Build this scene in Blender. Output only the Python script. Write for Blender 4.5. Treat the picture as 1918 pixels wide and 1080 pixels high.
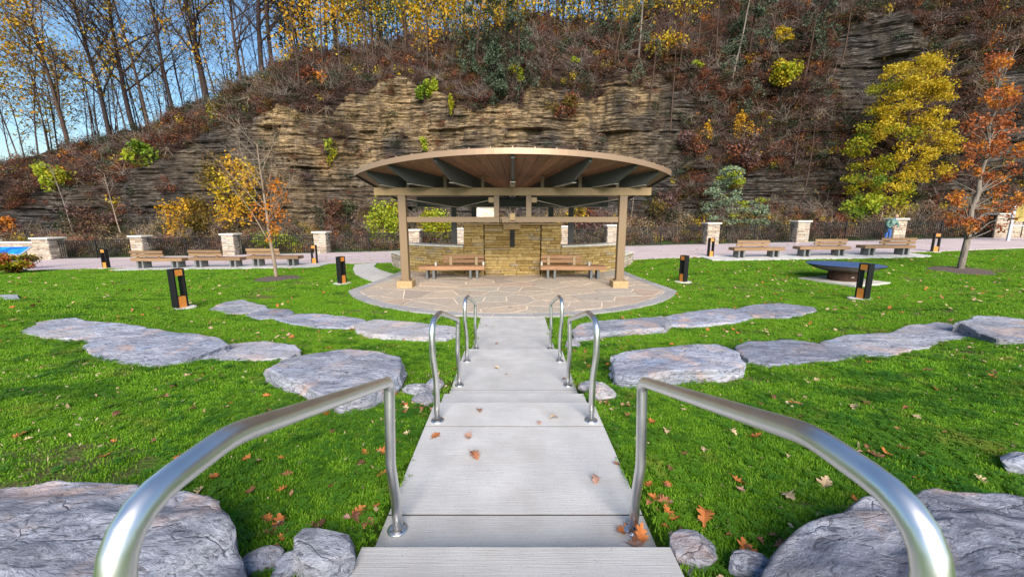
import bpy, bmesh, math, random
import numpy as np
from mathutils import Vector, Matrix, Euler

for _o in list(bpy.data.objects):
    bpy.data.objects.remove(_o)
S = bpy.context.scene
COL = S.collection
R = math.radians

# ------------------------------------------------------------------ camera, sky, sun, exposure
CAM = (-0.02, 0.0, 2.37)
PITCH = R(10.1)
FPX = 750.0                      # focal length in pixels of the 1918 px wide photograph
cam_d = bpy.data.cameras.new('camera')
cam_d.sensor_width = 36.0
cam_d.lens = 36.0 * FPX / 1918.0
cam_d.clip_start = 0.05
cam_d.clip_end = 3000
cam = bpy.data.objects.new('camera', cam_d)
COL.objects.link(cam)
cam.location = CAM
cam.rotation_euler = (R(90) - PITCH, 0, 0)
S.camera = cam

SUN_EL, SUN_AZ = R(31), R(174)   # low warm sun behind the camera, azimuth clockwise from +Y
W = bpy.data.worlds.new('World')
S.world = W
W.use_nodes = True
wn = W.node_tree.nodes
bg = wn['Background']
sky = wn.new('ShaderNodeTexSky')
sky.sky_type = 'NISHITA'
sky.sun_disc = False
sky.sun_elevation = SUN_EL
sky.sun_rotation = SUN_AZ
sky.air_density = 1.5
sky.dust_density = 0.0
sky.ozone_density = 7.0
bg.inputs['Strength'].default_value = 0.064
W.node_tree.links.new(sky.outputs[0], bg.inputs['Color'])

sd = bpy.data.lights.new('sun', 'SUN')
sd.energy = 3.1
sd.angle = R(42)
sd.color = (1.0, 0.89, 0.75)
sun = bpy.data.objects.new('sun', sd)
COL.objects.link(sun)
sdir = Vector((math.sin(SUN_AZ) * math.cos(SUN_EL), math.cos(SUN_AZ) * math.cos(SUN_EL), math.sin(SUN_EL)))
sun.rotation_euler = sdir.to_track_quat('Z', 'Y').to_euler()
sun.location = (0, -20, 30)

vs = S.view_settings
vs.view_transform = 'Standard'
vs.look = 'None'
vs.gamma = 1.0
vs.use_curve_mapping = False
vs.exposure = 1.5
S.render.film_transparent = False
S.cycles.max_bounces = 6
S.cycles.transparent_max_bounces = 6

# ------------------------------------------------------------------ numeric helpers
def _h(ix, iy, seed):
    n = (ix.astype(np.int64) * 374761393 + iy.astype(np.int64) * 668265263 + seed * 974711) & 0x7fffffff
    n = ((n ^ (n >> 13)) * 1274126177) & 0x7fffffff
    n = n ^ (n >> 16)
    return (n & 0xffff) / 65535.0

def vnoise(x, y, seed=0):
    x = np.asarray(x, float); y = np.asarray(y, float)
    x, y = np.broadcast_arrays(x, y)
    ix = np.floor(x); iy = np.floor(y)
    fx = x - ix; fy = y - iy
    fx = fx * fx * (3 - 2 * fx); fy = fy * fy * (3 - 2 * fy)
    a = _h(ix, iy, seed); b = _h(ix + 1, iy, seed); c = _h(ix, iy + 1, seed); d = _h(ix + 1, iy + 1, seed)
    return (a + (b - a) * fx) * (1 - fy) + (c + (d - c) * fx) * fy

def fbm(x, y, seed=0, o=3):
    s = 0; a = 0.5; t = 0
    for k in range(o):
        s = s + a * vnoise(np.asarray(x) * 2 ** k, np.asarray(y) * 2 ** k, seed + k * 17)
        t += a; a *= 0.5
    return s / t

def sstep(a, b, x):
    t = np.clip((np.asarray(x, float) - a) / (b - a), 0, 1)
    return t * t * (3 - 2 * t)

PC = (0.0, 17.2)                 # centre of the fan shaped pavilion roof
_RK = [0, 7.9, 9, 10, 11, 12, 13, 14.4, 15.2, 16.4, 18, 25, 60]
_RZ = [0, 0.0, .01, .05, .17, .32, .45, .61, .70, .88, 1.05, 1.25, 1.4]
def ground(x, y):
    x = np.asarray(x, float); y = np.asarray(y, float)
    r = np.hypot(x, y - 17.0)
    hr = np.interp(r, _RK, _RZ)
    z = hr * (1 - sstep(8.0, 13.5, y))
    z = z + (0.15 + 0.0226 * np.clip(x, -60, 60)) * sstep(9, 26, y) * sstep(5.0, 9.0, np.hypot(x, y - 14.5))
    far = sstep(6.5, 9.0, r)
    z = z + (fbm(x * .5, y * .5, 3) - .5) * .05 * far - 0.02 * (1 - far)
    return z

def ray(px, pv):
    a = (px - 959.0) / FPX; b = (pv - 540.0) / FPX
    c, s = math.cos(PITCH), math.sin(PITCH)
    return np.array([a, c - b * s, -s - b * c])      # y forward
def at_y(px, pv, y):
    d = ray(px, pv); t = y / d[1]
    return np.array(CAM) + d * t
def at_z(px, pv, z):
    d = ray(px, pv); t = (z - CAM[2]) / d[2]
    return np.array(CAM) + d * t
def at_g(px, pv):
    d = ray(px, pv); t = 1.0
    ts = np.linspace(0.5, 60, 6000)
    P = np.array(CAM)[None] + d[None] * ts[:, None]
    below = P[:, 2] < ground(P[:, 0], P[:, 1])
    i = int(np.argmax(below))
    return P[i]

# ------------------------------------------------------------------ mesh builder
class MB:
    def __init__(s):
        s.V = []; s.Q = []; s.T = []; s.N = []; s.n = 0; s.S = []
    def add(s, V, F):
        V = np.asarray(V, float).reshape(-1, 3); k = s.n
        s.V.append(V); s.n += len(V)
        if isinstance(F, np.ndarray):
            (s.Q if F.shape[1] == 4 else s.T).append(F + k)
        else:
            for f in F:
                if len(f) == 4: s.Q.append(np.array([f]) + k)
                elif len(f) == 3: s.T.append(np.array([f]) + k)
                else: s.N.append([i + k for i in f])
        return s
    def box(s, x0, x1, y0, y1, z0, z1, b=0.0):
        if b <= 0:
            V = [(x, y, z) for z in (z0, z1) for (x, y) in ((x0, y0), (x1, y0), (x1, y1), (x0, y1))]
            return s.add(V, [(3, 2, 1, 0), (4, 5, 6, 7), (0, 1, 5, 4), (1, 2, 6, 5), (2, 3, 7, 6), (3, 0, 4, 7)])
        bm = bmesh.new()
        bmesh.ops.create_cube(bm, size=1)
        for v in bm.verts:
            v.co = Vector(((x0 + x1) / 2 + v.co.x * (x1 - x0), (y0 + y1) / 2 + v.co.y * (y1 - y0), (z0 + z1) / 2 + v.co.z * (z1 - z0)))
        bmesh.ops.bevel(bm, geom=bm.edges[:], offset=b, segments=1, affect='EDGES')
        bm.verts.index_update()
        s.add([v.co[:] for v in bm.verts], [[v.index for v in f.verts] for f in bm.faces]); bm.free()
        return s
    def obox(s, c, ax, ay, hx, hy, z0, z1):
        c = np.array(c, float); ax = np.array(ax, float); ay = np.array(ay, float)
        V = []
        for z in (z0, z1):
            for (i, j) in ((-1, -1), (1, -1), (1, 1), (-1, 1)):
                p = c + ax * hx * i + ay * hy * j
                V.append((p[0], p[1], z))
        return s.add(V, [(3, 2, 1, 0), (4, 5, 6, 7), (0, 1, 5, 4), (1, 2, 6, 5), (2, 3, 7, 6), (3, 0, 4, 7)])
    def tube(s, P, r, n=6, caps=True):
        P = np.asarray(P, float); m = len(P)
        r = np.broadcast_to(np.asarray(r, float), (m,))
        T = np.gradient(P, axis=0); T /= np.linalg.norm(T, axis=1)[:, None] + 1e-9
        ref = np.array([0, 0, 1.0]) if abs(T[0][2]) < .9 else np.array([1.0, 0, 0])
        u = np.cross(T[0], ref); u /= np.linalg.norm(u)
        ang = np.arange(n) * 2 * math.pi / n
        V = np.zeros((m, n, 3))
        for i in range(m):
            u = u - T[i] * np.dot(u, T[i]); u /= np.linalg.norm(u) + 1e-9
            w = np.cross(T[i], u)
            V[i] = P[i] + r[i] * (np.cos(ang)[:, None] * u + np.sin(ang)[:, None] * w)
        i = np.arange(m - 1)[:, None] * n; j = np.arange(n)[None]; jn = (np.arange(n)[None] + 1) % n
        Q = np.stack([(i + j), (i + jn), (i + n + jn), (i + n + j)], -1).reshape(-1, 4)
        k = s.n
        s.add(V.reshape(-1, 3), Q)
        if caps and n > 3:
            s.N.append([k + a for a in range(n)][::-1]); s.N.append([k + (m - 1) * n + a for a in range(n)])
        return s
    def thin(s, P, r):
        P = np.asarray(P, float); r = np.broadcast_to(np.asarray(r, float), (len(P),))
        s.S.append(np.concatenate([P[:-1], P[1:], r[:-1, None], r[1:, None]], 1)); return s
    def flush(s):
        if not s.S: return
        A = np.concatenate(s.S); s.S = []
        a, b_, ra, rb = A[:, :3], A[:, 3:6], A[:, 6:7], A[:, 7:8]
        d = b_ - a; d /= np.linalg.norm(d, axis=1)[:, None] + 1e-9
        ref = np.where(np.abs(d[:, 2:3]) < .9, np.array([[0, 0, 1.0]]), np.array([[1.0, 0, 0]]))
        u = np.cross(d, ref); u /= np.linalg.norm(u, axis=1)[:, None] + 1e-9; w = np.cross(d, u)
        V = []
        for (c, rr) in ((a, ra), (b_, rb)):
            for k in range(3):
                t = k * 2.0944; V.append(c + rr * (math.cos(t) * u + math.sin(t) * w))
        V = np.stack(V, 1).reshape(-1, 3); m = len(A)
        F = np.array([(0, 1, 4, 3), (1, 2, 5, 4), (2, 0, 3, 5)])[None] + np.arange(m)[:, None, None] * 6
        s.add(V, F.reshape(-1, 4))
    def prism(s, pts, z0, z1):
        n = len(pts)
        V = [(p[0], p[1], z0) for p in pts] + [(p[0], p[1], z1) for p in pts]
        F = [list(range(n))[::-1], list(range(n, 2 * n))] + [(i, (i + 1) % n, n + (i + 1) % n, n + i) for i in range(n)]
        return s.add(V, F)
    def lathe(s, prof, c=(0, 0), n=32):
        ang = np.arange(n) * 2 * math.pi / n
        V = np.array([[(c[0] + r * math.cos(a), c[1] + r * math.sin(a), z) for a in ang] for (r, z) in prof]).reshape(-1, 3)
        m = len(prof)
        i = np.arange(m - 1)[:, None] * n; j = np.arange(n)[None]; jn = (j + 1) % n
        return s.add(V, np.stack([(i + j), (i + jn), (i + n + jn), (i + n + j)], -1).reshape(-1, 4))
    def mesh(s, name, mat=None, smooth=False):
        s.flush()
        me = bpy.data.meshes.new(name)
        V = np.concatenate(s.V) if s.V else np.zeros((0, 3))
        me.vertices.add(len(V)); me.vertices.foreach_set('co', V.ravel().astype(np.float32))
        Q = np.concatenate(s.Q) if s.Q else np.zeros((0, 4), int)
        T = np.concatenate(s.T) if s.T else np.zeros((0, 3), int)
        NL = [len(f) for f in s.N]
        lv = np.concatenate([Q.ravel(), T.ravel()] + ([np.concatenate([np.array(f) for f in s.N])] if s.N else [])).astype(np.int32)
        tot = np.concatenate([np.full(len(Q), 4), np.full(len(T), 3), np.array(NL, int)]).astype(np.int32)
        st = np.concatenate([[0], np.cumsum(tot)[:-1]]).astype(np.int32) if len(tot) else np.zeros(0, np.int32)
        me.loops.add(len(lv)); me.loops.foreach_set('vertex_index', lv)
        me.polygons.add(len(tot)); me.polygons.foreach_set('loop_start', st)
        if smooth: me.polygons.foreach_set('use_smooth', np.ones(len(tot), bool))
        else: me.polygons.foreach_set('use_smooth', np.zeros(len(tot), bool))
        me.update(calc_edges=True); me.validate()
        if mat: me.materials.append(mat)
        return me
    def build(s, name, mat, parent=None, smooth=False, kind=None, label=None):
        """vertices are world coordinates: the object moves to its thing's base without moving the shape"""
        return obj(name, s.mesh(name, mat, smooth), parent, kind=kind, label=label, world=True)

def obj(name, me, parent=None, loc=None, rot=None, scale=None, kind=None, label=None, cat=None, group=None, world=False):
    o = bpy.data.objects.new(name, me); COL.objects.link(o)
    if parent is not None:
        o.parent = parent
        if world:
            p = parent; off = Vector(p.location)
            while p.parent is not None:
                p = p.parent; off += Vector(p.location)
            o.location = -off
    if loc is not None: o.location = loc
    if rot is not None: o.rotation_euler = rot
    if scale is not None: o.scale = scale
    tag(o, label, cat, group, kind)
    return o
def tag(o, label=None, cat=None, group=None, kind=None):
    if label: o['label'] = label
    if cat: o['category'] = cat
    if group: o['group'] = group
    if kind: o['kind'] = kind
    return o
def thing(name, label, cat, loc=(0, 0, 0), rz=0.0, group=None):
    o = bpy.data.objects.new(name, None); COL.objects.link(o)
    o.empty_display_size = .2
    o.location = loc; o.rotation_euler = (0, 0, rz)
    return tag(o, label, cat, group)
def copy_tree(o, parent=None):
    c = o.copy(); COL.objects.link(c)
    if parent is not None: c.parent = parent
    for ch in list(o.children): copy_tree(ch, c)
    return c
def origin(o, p):
    """move the origin of a top-level one-mesh thing to its base point"""
    o.data.transform(Matrix.Translation(-Vector(p))); o.location = p
    return o

# ------------------------------------------------------------------ materials
def mat(name, base=(.5, .5, .5), rough=.7, metal=0.0, spec=.4):
    m = bpy.data.materials.new(name); m.use_nodes = True
    nt = m.node_tree; b = nt.nodes['Principled BSDF']
    b.inputs['Base Color'].default_value = (*base, 1)
    b.inputs['Roughness'].default_value = rough
    b.inputs['Metallic'].default_value = metal
    b.inputs['Specular IOR Level'].default_value = spec
    return m, nt, b
def node(nt, t, **k):
    n = nt.nodes.new(t)
    for a, v in k.items():
        if a in n.inputs: n.inputs[a].default_value = v
        else: setattr(n, a, v)
    return n
def ramp(nt, fac, stops, interp='LINEAR'):
    r = nt.nodes.new('ShaderNodeValToRGB'); cr = r.color_ramp; cr.interpolation = interp
    while len(cr.elements) < len(stops): cr.elements.new(0.5)
    for e, (p, c) in zip(cr.elements, stops):
        e.position = p; e.color = (*c, 1) if len(c) == 3 else c
    nt.links.new(fac, r.inputs[0]); return r.outputs[0]
def coords(nt, kind='Object', scale=(1, 1, 1)):
    tc = nt.nodes.new('ShaderNodeTexCoord'); mp = nt.nodes.new('ShaderNodeMapping')
    mp.inputs['Scale'].default_value = scale
    nt.links.new(tc.outputs[kind], mp.inputs[0]); return mp.outputs[0]
def wcoords(nt, scale=(1, 1, 1)):
    g = nt.nodes.new('ShaderNodeNewGeometry'); mp = nt.nodes.new('ShaderNodeMapping')
    mp.inputs['Scale'].default_value = scale
    nt.links.new(g.outputs['Position'], mp.inputs[0]); return mp.outputs[0]
def noise(nt, vec, scale, detail=4, rough=.55, dist=0.0):
    n = nt.nodes.new('ShaderNodeTexNoise')
    n.inputs['Scale'].default_value = scale; n.inputs['Detail'].default_value = detail
    n.inputs['Roughness'].default_value = rough; n.inputs['Distortion'].default_value = dist
    nt.links.new(vec, n.inputs['Vector']); return n.outputs['Fac']
def mix(nt, fac, a, b, mode='MIX'):
    m = nt.nodes.new('ShaderNodeMix'); m.data_type = 'RGBA'; m.blend_type = mode
    def put(s, v):
        if isinstance(v, tuple): s.default_value = (*v, 1) if len(v) == 3 else v
        elif isinstance(v, (int, float)): s.default_value = v
        else: nt.links.new(v, s)
    put(m.inputs[0], fac); put(m.inputs[6], a); put(m.inputs[7], b)
    return m.outputs[2]
def math_(nt, op, a, b=None):
    m = nt.nodes.new('ShaderNodeMath'); m.operation = op
    for s, v in zip(m.inputs, (a, b)):
        if v is None: continue
        if isinstance(v, (int, float)): s.default_value = v
        else: nt.links.new(v, s)
    return m.outputs[0]
def bump(nt, b, h, strength=.4, dist=.02):
    n = nt.nodes.new('ShaderNodeBump')
    n.inputs['Strength'].default_value = strength; n.inputs['Distance'].default_value = dist
    nt.links.new(h, n.inputs['Height']); nt.links.new(n.outputs[0], b.inputs['Normal'])
def setc(nt, b, c, key='Base Color'): nt.links.new(c, b.inputs[key])

M = {}
# concrete, broom finished across the walk
m, nt, b = mat('concrete', rough=.85)
w = wcoords(nt); n1 = noise(nt, w, 3.0, 6); n2 = noise(nt, w, 160, 2); n3 = noise(nt, wcoords(nt, (4, 190, 60)), 1.0, 3); n4 = noise(nt, w, 38, 3)
c = ramp(nt, n1, [(.3, (.41, .405, .40)), (.7, (.53, .525, .52))])
c = mix(nt, ramp(nt, n3, [(.35, (.20,) * 3), (.6, (0, 0, 0))]), c, (.34, .33, .32))
c = mix(nt, ramp(nt, n2, [(.30, (1, 1, 1)), (.36, (0, 0, 0))]), c, (.16, .15, .15))
c = mix(nt, ramp(nt, n4, [(.68, (0, 0, 0)), (.75, (.5,) * 3)]), c, (.32, .29, .26))
n7 = noise(nt, wcoords(nt, (1, 1.6, 1)), 1.7, 6, .65, .8)
c = mix(nt, ramp(nt, n7, [(.30, (.55,) * 3), (.48, (0, 0, 0))]), c, (.40, .375, .35))
c = mix(nt, ramp(nt, noise(nt, w, 7, 5, .6), [(.62, (0, 0, 0)), (.74, (.35,) * 3)]), c, (.36, .34, .31))
oi = nt.nodes.new('ShaderNodeObjectInfo'); hs = nt.nodes.new('ShaderNodeHueSaturation'); nt.links.new(c, hs.inputs['Color'])
nt.links.new(ramp(nt, oi.outputs['Random'], [(0, (.86,) * 3), (1, (1.10,) * 3)]), hs.inputs['Value'])
setc(nt, b, hs.outputs[0]); bump(nt, b, n3, .6, .005); M['concrete'] = m
m, nt, b = mat('pale_concrete', rough=.85)
w = wcoords(nt); c = ramp(nt, noise(nt, w, 5, 5), [(.3, (.42, .40, .37)), (.7, (.58, .56, .52))]); setc(nt, b, c); M['pale_concrete'] = m
m, nt, b = mat('bench_concrete', rough=.8)
w = wcoords(nt); c = ramp(nt, noise(nt, w, 6, 5), [(.3, (.10, .11, .11)), (.7, (.17, .18, .18))]); setc(nt, b, c); M['bench_concrete'] = m
# brushed steel
m, nt, b = mat('brushed_steel', (.62, .61, .60), .3, 1.0)
n2 = noise(nt, wcoords(nt), 7, 3)
setc(nt, b, ramp(nt, n2, [(.3, (.32,) * 3), (.7, (.40,) * 3)]), 'Roughness'); setc(nt, b, ramp(nt, n2, [(.3, (.74, .73, .72)), (.7, (.84, .83, .82))])); M['steel'] = m
# lawn soil
m, nt, b = mat('turf', rough=.95, spec=.1)
w = wcoords(nt); n1 = noise(nt, w, .8, 4); n2 = noise(nt, w, 30, 4)
c = ramp(nt, n1, [(.3, (.07, .18, .012)), (.7, (.13, .27, .016))])
c = mix(nt, ramp(nt, n2, [(.35, (.8,) * 3), (.6, (0, 0, 0))]), c, (.03, .045, .012))
at = nt.nodes.new('ShaderNodeAttribute'); at.attribute_name = 'bare'
so = ramp(nt, noise(nt, w, 55, 4), [(.3, (.05, .035, .02)), (.55, (.13, .10, .05)), (.75, (.24, .20, .11))])
c = mix(nt, math_(nt, 'MULTIPLY', at.outputs['Fac'], ramp(nt, noise(nt, w, 6, 4), [(.35, (.3,) * 3), (.6, (1,) * 3)])), c, so)
setc(nt, b, c); bump(nt, b, n2, .8, .03); M['turf'] = m
# grass blade
def blade_mat(name, stops):
    m, nt, b = mat(name, rough=.55, spec=.25)
    g = nt.nodes.new('ShaderNodeNewGeometry')
    c = ramp(nt, g.outputs['Random Per Island'], stops)
    n1 = noise(nt, wcoords(nt), .55, 6, .65)
    c = mix(nt, ramp(nt, n1, [(.40, (0, 0, 0)), (.66, (.75,) * 3)]), c, (.20, .39, .02), 'MIX')
    n8 = noise(nt, wcoords(nt), 1.4, 5, .6)
    c = mix(nt, ramp(nt, n8, [(.36, (.7,) * 3), (.48, (0, 0, 0))]), c, (.045, .15, .012), 'MIX')
    n10 = noise(nt, wcoords(nt), 2.3, 5, .65)
    c = mix(nt, ramp(nt, n10, [(.57, (0, 0, 0)), (.68, (.7,) * 3)]), c, (.34, .36, .06), 'MIX')
    tr = nt.nodes.new('ShaderNodeBsdfTranslucent'); nt.links.new(c, tr.inputs[0]); nt.links.new(c, b.inputs['Base Color'])
    ms = nt.nodes.new('ShaderNodeMixShader'); ms.inputs[0].default_value = .45
    nt.links.new(b.outputs[0], ms.inputs[1]); nt.links.new(tr.outputs[0], ms.inputs[2])
    nt.links.new(ms.outputs[0], nt.nodes['Material Output'].inputs[0]); return m
M['blade'] = blade_mat('grass_blade', [(0, (.06, .19, .008)), (.35, (.13, .33, .012)), (.7, (.19, .42, .018)), (.93, (.28, .46, .04)), (1, (.38, .33, .14))])
M['clover'] = blade_mat('clover_leaf', [(0, (.03, .13, .015)), (1, (.08, .25, .03))])
# foliage
def leaf_mat(name, cols, trans=.35, rough=.6):
    m, nt, b = mat(name, rough=rough, spec=.25)
    g = nt.nodes.new('ShaderNodeNewGeometry')
    k = len(cols)
    c = ramp(nt, g.outputs['Random Per Island'], [(i / max(1, k - 1), cols[i]) for i in range(k)])
    nt.links.new(c, b.inputs['Base Color'])
    if trans:
        tr = nt.nodes.new('ShaderNodeBsdfTranslucent'); nt.links.new(c, tr.inputs[0])
        ms = nt.nodes.new('ShaderNodeMixShader'); ms.inputs[0].default_value = trans
        nt.links.new(b.outputs[0], ms.inputs[1]); nt.links.new(tr.outputs[0], ms.inputs[2])
        nt.links.new(ms.outputs[0], nt.nodes['Material Output'].inputs[0])
    return m
M['l_rust'] = leaf_mat('rust_leaves', [(.18, .045, .012), (.34, .09, .02), (.44, .14, .035), (.30, .10, .05)])
M['l_orange'] = leaf_mat('orange_leaves', [(.42, .13, .015), (.55, .20, .02), (.62, .26, .03), (.40, .10, .02)])
M['l_yellow'] = leaf_mat('yellow_leaves', [(.40, .26, .012), (.55, .36, .015), (.48, .40, .03), (.30, .22, .01)])
M['l_gold'] = leaf_mat('golden_leaves', [(.45, .22, .012), (.60, .32, .015), (.55, .36, .03), (.34, .15, .015)])
M['l_lime'] = leaf_mat('lime_leaves', [(.20, .30, .015), (.32, .40, .02), (.40, .40, .03), (.14, .25, .02)])
M['l_green'] = leaf_mat('green_leaves', [(0.065, 0.15, 0.012), (0.117, 0.22, 0.015), (0.208, 0.27, 0.02), (0.078, 0.12, 0.015)])
M['l_yellowgreen'] = leaf_mat('yellow_green_leaves', [(.16, .22, .012), (.30, .30, .012), (.42, .33, .012), (.10, .18, .012)])
M['l_olive'] = leaf_mat('olive_leaves', [(0.068, 0.0578, 0.0136), (0.136, 0.0884, 0.017), (0.1904, 0.1224, 0.0204), (0.0816, 0.0816, 0.0204)])
M['l_needle'] = leaf_mat('hemlock_needles', [(0.0283, 0.051, 0.0298), (0.0484, 0.0765, 0.0425), (0.0808, 0.102, 0.0638), (0.0404, 0.0638, 0.0382)], .15)
M['l_bluegreen'] = leaf_mat('blue_green_needles', [(.10, .17, .12), (.17, .24, .15), (.24, .28, .13), (.12, .18, .16)], .2)
M['l_brown'] = leaf_mat('dead_brown_leaves', [(0.0419, 0.023, 0.0154), (0.0836, 0.0419, 0.0256), (0.1215, 0.0575, 0.0321), (0.0759, 0.0473, 0.0353)], .15)
M['l_redbrown'] = leaf_mat('red_brown_leaves', [(0.0972, 0.0298, 0.0151), (0.1539, 0.0463, 0.0203), (0.1944, 0.0629, 0.0261), (0.1053, 0.043, 0.0261)], .15)
M['b_mauve'] = leaf_mat('pale_mauve_brush', [(.11, .07, .06), (.18, .115, .095), (.26, .17, .14), (.16, .12, .11)], .15)
M['b_tan'] = leaf_mat('pale_tan_brush', [(.14, .10, .05), (.24, .17, .08), (.30, .22, .11), (.16, .15, .06)], .15)
M['b_rust'] = leaf_mat('pale_rust_brush', [(.16, .07, .04), (.24, .10, .055), (.30, .14, .07), (.18, .10, .07)], .15)
M['l_dark'] = leaf_mat('dark_shrub_leaves', [(0.0144, 0.0228, 0.0086), (0.0252, 0.038, 0.013), (0.0432, 0.0532, 0.018), (0.0288, 0.0228, 0.0144)], .15)
M['l_mauve'] = leaf_mat('mauve_brush', [(0.0622, 0.0354, 0.034), (0.0967, 0.0546, 0.051), (0.1313, 0.0771, 0.068), (0.0691, 0.0515, 0.0544)], .1)
for k, c in (('leaf_orange', (.36, .12, .03)), ('leaf_brown', (.26, .105, .05)), ('leaf_tan', (.46, .33, .20)), ('leaf_dark', (.13, .05, .03)), ('leaf_pink', (.36, .20, .15))):
    m, nt, b = mat(k, c, .65, 0, .3)
    n1 = noise(nt, coords(nt), 25, 4)
    setc(nt, b, mix(nt, n1, tuple(v * .55 for v in c), tuple(min(1, v * 1.4) for v in c))); M[k] = m
# bark
def bark(name, a, c2):
    m, nt, b = mat(name, rough=.9, spec=.15)
    n1 = noise(nt, wcoords(nt, (6, 6, 1.2)), 3, 5)
    setc(nt, b, ramp(nt, n1, [(.3, a), (.7, c2)])); bump(nt, b, n1, .6, .03); return m
M['bark_dark'] = bark('dark_bark', (.018, .013, .014), (.055, .04, .038))
M['bark_brown'] = bark('brown_bark', (.035, .023, .02), (.10, .065, .05))
M['bark_grey'] = bark('grey_bark', (.11, .095, .085), (.26, .22, .19))
M['bark_pale'] = bark('pale_bark', (.15, .115, .085), (.31, .245, .19))
# limestone slabs
m, nt, b = mat('limestone', rough=.85)
oi = nt.nodes.new('ShaderNodeObjectInfo')
w = wcoords(nt); wa = wcoords(nt, (1, 2.2, 9)); n1 = noise(nt, wa, 2.2, 9, .72, .5); n2 = noise(nt, w, 22, 6, .65); n3 = noise(nt, w, .8, 4)
n5 = noise(nt, wcoords(nt, (4, 11, 14)), 2.4, 10, .75, 1.0); n6 = noise(nt, wcoords(nt, (1, 1.5, 5)), 5.5, 8, .7, 1.6)
n9 = noise(nt, wcoords(nt, (1, 1.4, 3)), .9, 5, .55, .4)
c = ramp(nt, n9, [(.30, (0.238, 0.252, 0.304)), (.46, (0.329, 0.346, 0.403)), (.58, (0.392, 0.403, 0.456)), (.72, (0.462, 0.454, 0.471))])
c = mix(nt, ramp(nt, n1, [(.38, (1.0,) * 3), (.55, (0, 0, 0))]), c, (0.189, 0.198, 0.236))
c = mix(nt, ramp(nt, n2, [(.36, (.45,) * 3), (.46, (0, 0, 0))]), c, (0.175, 0.180, 0.213))
c = mix(nt, ramp(nt, n3, [(.56, (0, 0, 0)), (.72, (.45,) * 3)]), c, (0.378, 0.310, 0.266))
c = mix(nt, ramp(nt, n5, [(.41, (.95,) * 3), (.47, (0, 0, 0))]), c, (0.091, 0.094, 0.114))
c = mix(nt, ramp(nt, n6, [(.478, (0, 0, 0)), (.495, (.8,) * 3), (.512, (0, 0, 0))]), c, (0.105, 0.104, 0.122))
c = mix(nt, ramp(nt, noise(nt, w, 3.1, 3, .5), [(.28, (.8,) * 3), (.31, (0, 0, 0))]), c, (0.098, 0.108, 0.144))
vr = nt.nodes.new('ShaderNodeTexVoronoi'); vr.feature = 'DISTANCE_TO_EDGE'; vr.inputs['Scale'].default_value = 1.5
wv = nt.nodes.new('ShaderNodeVectorMath'); wv.operation = 'ADD'; nz = nt.nodes.new('ShaderNodeTexNoise'); nz.inputs['Scale'].default_value = 2.2; nz.inputs['Detail'].default_value = 6
nt.links.new(w, nz.inputs['Vector']); nt.links.new(wcoords(nt, (1, 1.7, 2.6)), wv.inputs[0]); nt.links.new(nz.outputs['Color'], wv.inputs[1]); nt.links.new(wv.outputs[0], vr.inputs['Vector'])
crk = ramp(nt, vr.outputs['Distance'], [(.0, (1, 1, 1)), (.018, (0, 0, 0))])
c = mix(nt, math_(nt, 'MULTIPLY', crk, .22), c, (.09, .085, .09))
c = mix(nt, ramp(nt, noise(nt, w, 1.9, 5, .6, .5), [(.55, (0, 0, 0)), (.66, (.55,) * 3)]), c, (.46, .34, .29))
c = mix(nt, ramp(nt, noise(nt, wcoords(nt, (1, 1, 1.2)), 2.6, 4, .6), [(.60, (0, 0, 0)), (.70, (.5,) * 3)]), c, (.25, .30, .40))
hs = nt.nodes.new('ShaderNodeHueSaturation'); nt.links.new(c, hs.inputs['Color'])
nt.links.new(ramp(nt, oi.outputs['Random'], [(0, (.92,) * 3), (1, (1.45,) * 3)]), hs.inputs['Value'])
nt.links.new(ramp(nt, oi.outputs['Random'], [(0, (1.6,) * 3), (.35, (1.0,) * 3), (.6, (1.5,) * 3), (1, (.9,) * 3)]), hs.inputs['Saturation'])
setc(nt, b, mix(nt, ramp(nt, math_(nt, 'MULTIPLY', oi.outputs['Random'], n3), [(.35, (0, 0, 0)), (.5, (.35,) * 3)]), hs.outputs[0], (.46, .39, .33)))
hh = math_(nt, 'ADD', math_(nt, 'ADD', math_(nt, 'MULTIPLY', n1, .6), math_(nt, 'MULTIPLY', n5, .5)), math_(nt, 'MULTIPLY', n2, .3)); hh = math_(nt, 'SUBTRACT', hh, math_(nt, 'MULTIPLY', crk, .18)); bump(nt, b, hh, 1.0, .045); M['limestone'] = m
# veneer stone (colour from each stone's own random)
def stone_mat(name, stops, dark=.6):
    m, nt, b = mat(name, rough=.88, spec=.25)
    oi = nt.nodes.new('ShaderNodeObjectInfo'); w = wcoords(nt)
    c = ramp(nt, oi.outputs['Random'], stops)
    n1 = noise(nt, w, 9, 5); n2 = noise(nt, w, 45, 3)
    c = mix(nt, ramp(nt, n1, [(.3, (.55,) * 3), (.6, (0, 0, 0))]), c, tuple(v * dark for v in stops[0][1]))
    setc(nt, b, c); bump(nt, b, math_(nt, 'ADD', n1, math_(nt, 'MULTIPLY', n2, .4)), .7, .03); return m
M['veneer'] = stone_mat('veneer_stone', [(0, (.27, .175, .06)), (.3, (.40, .28, .10)), (.65, (.50, .36, .15)), (.85, (.40, .30, .16)), (1, (.32, .27, .19))])
M['pillar_stone'] = stone_mat('pillar_stone', [(0, (.27, .22, .17)), (.4, (.40, .33, .26)), (.75, (.50, .43, .35)), (1, (.36, .33, .31))])
M['flag'] = stone_mat('flagstone', [(0, (.33, .28, .24)), (.25, (.45, .37, .29)), (.45, (.37, .33, .29)), (.65, (.48, .38, .29)), (.8, (.38, .36, .31)), (1, (.42, .31, .24))], .8)
M['slate'] = stone_mat('slate_border', [(0, (.25, .25, .26)), (.5, (.31, .31, .32)), (1, (.36, .35, .35))], .8)
m, nt, b = mat('cap_stone', rough=.85)
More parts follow.
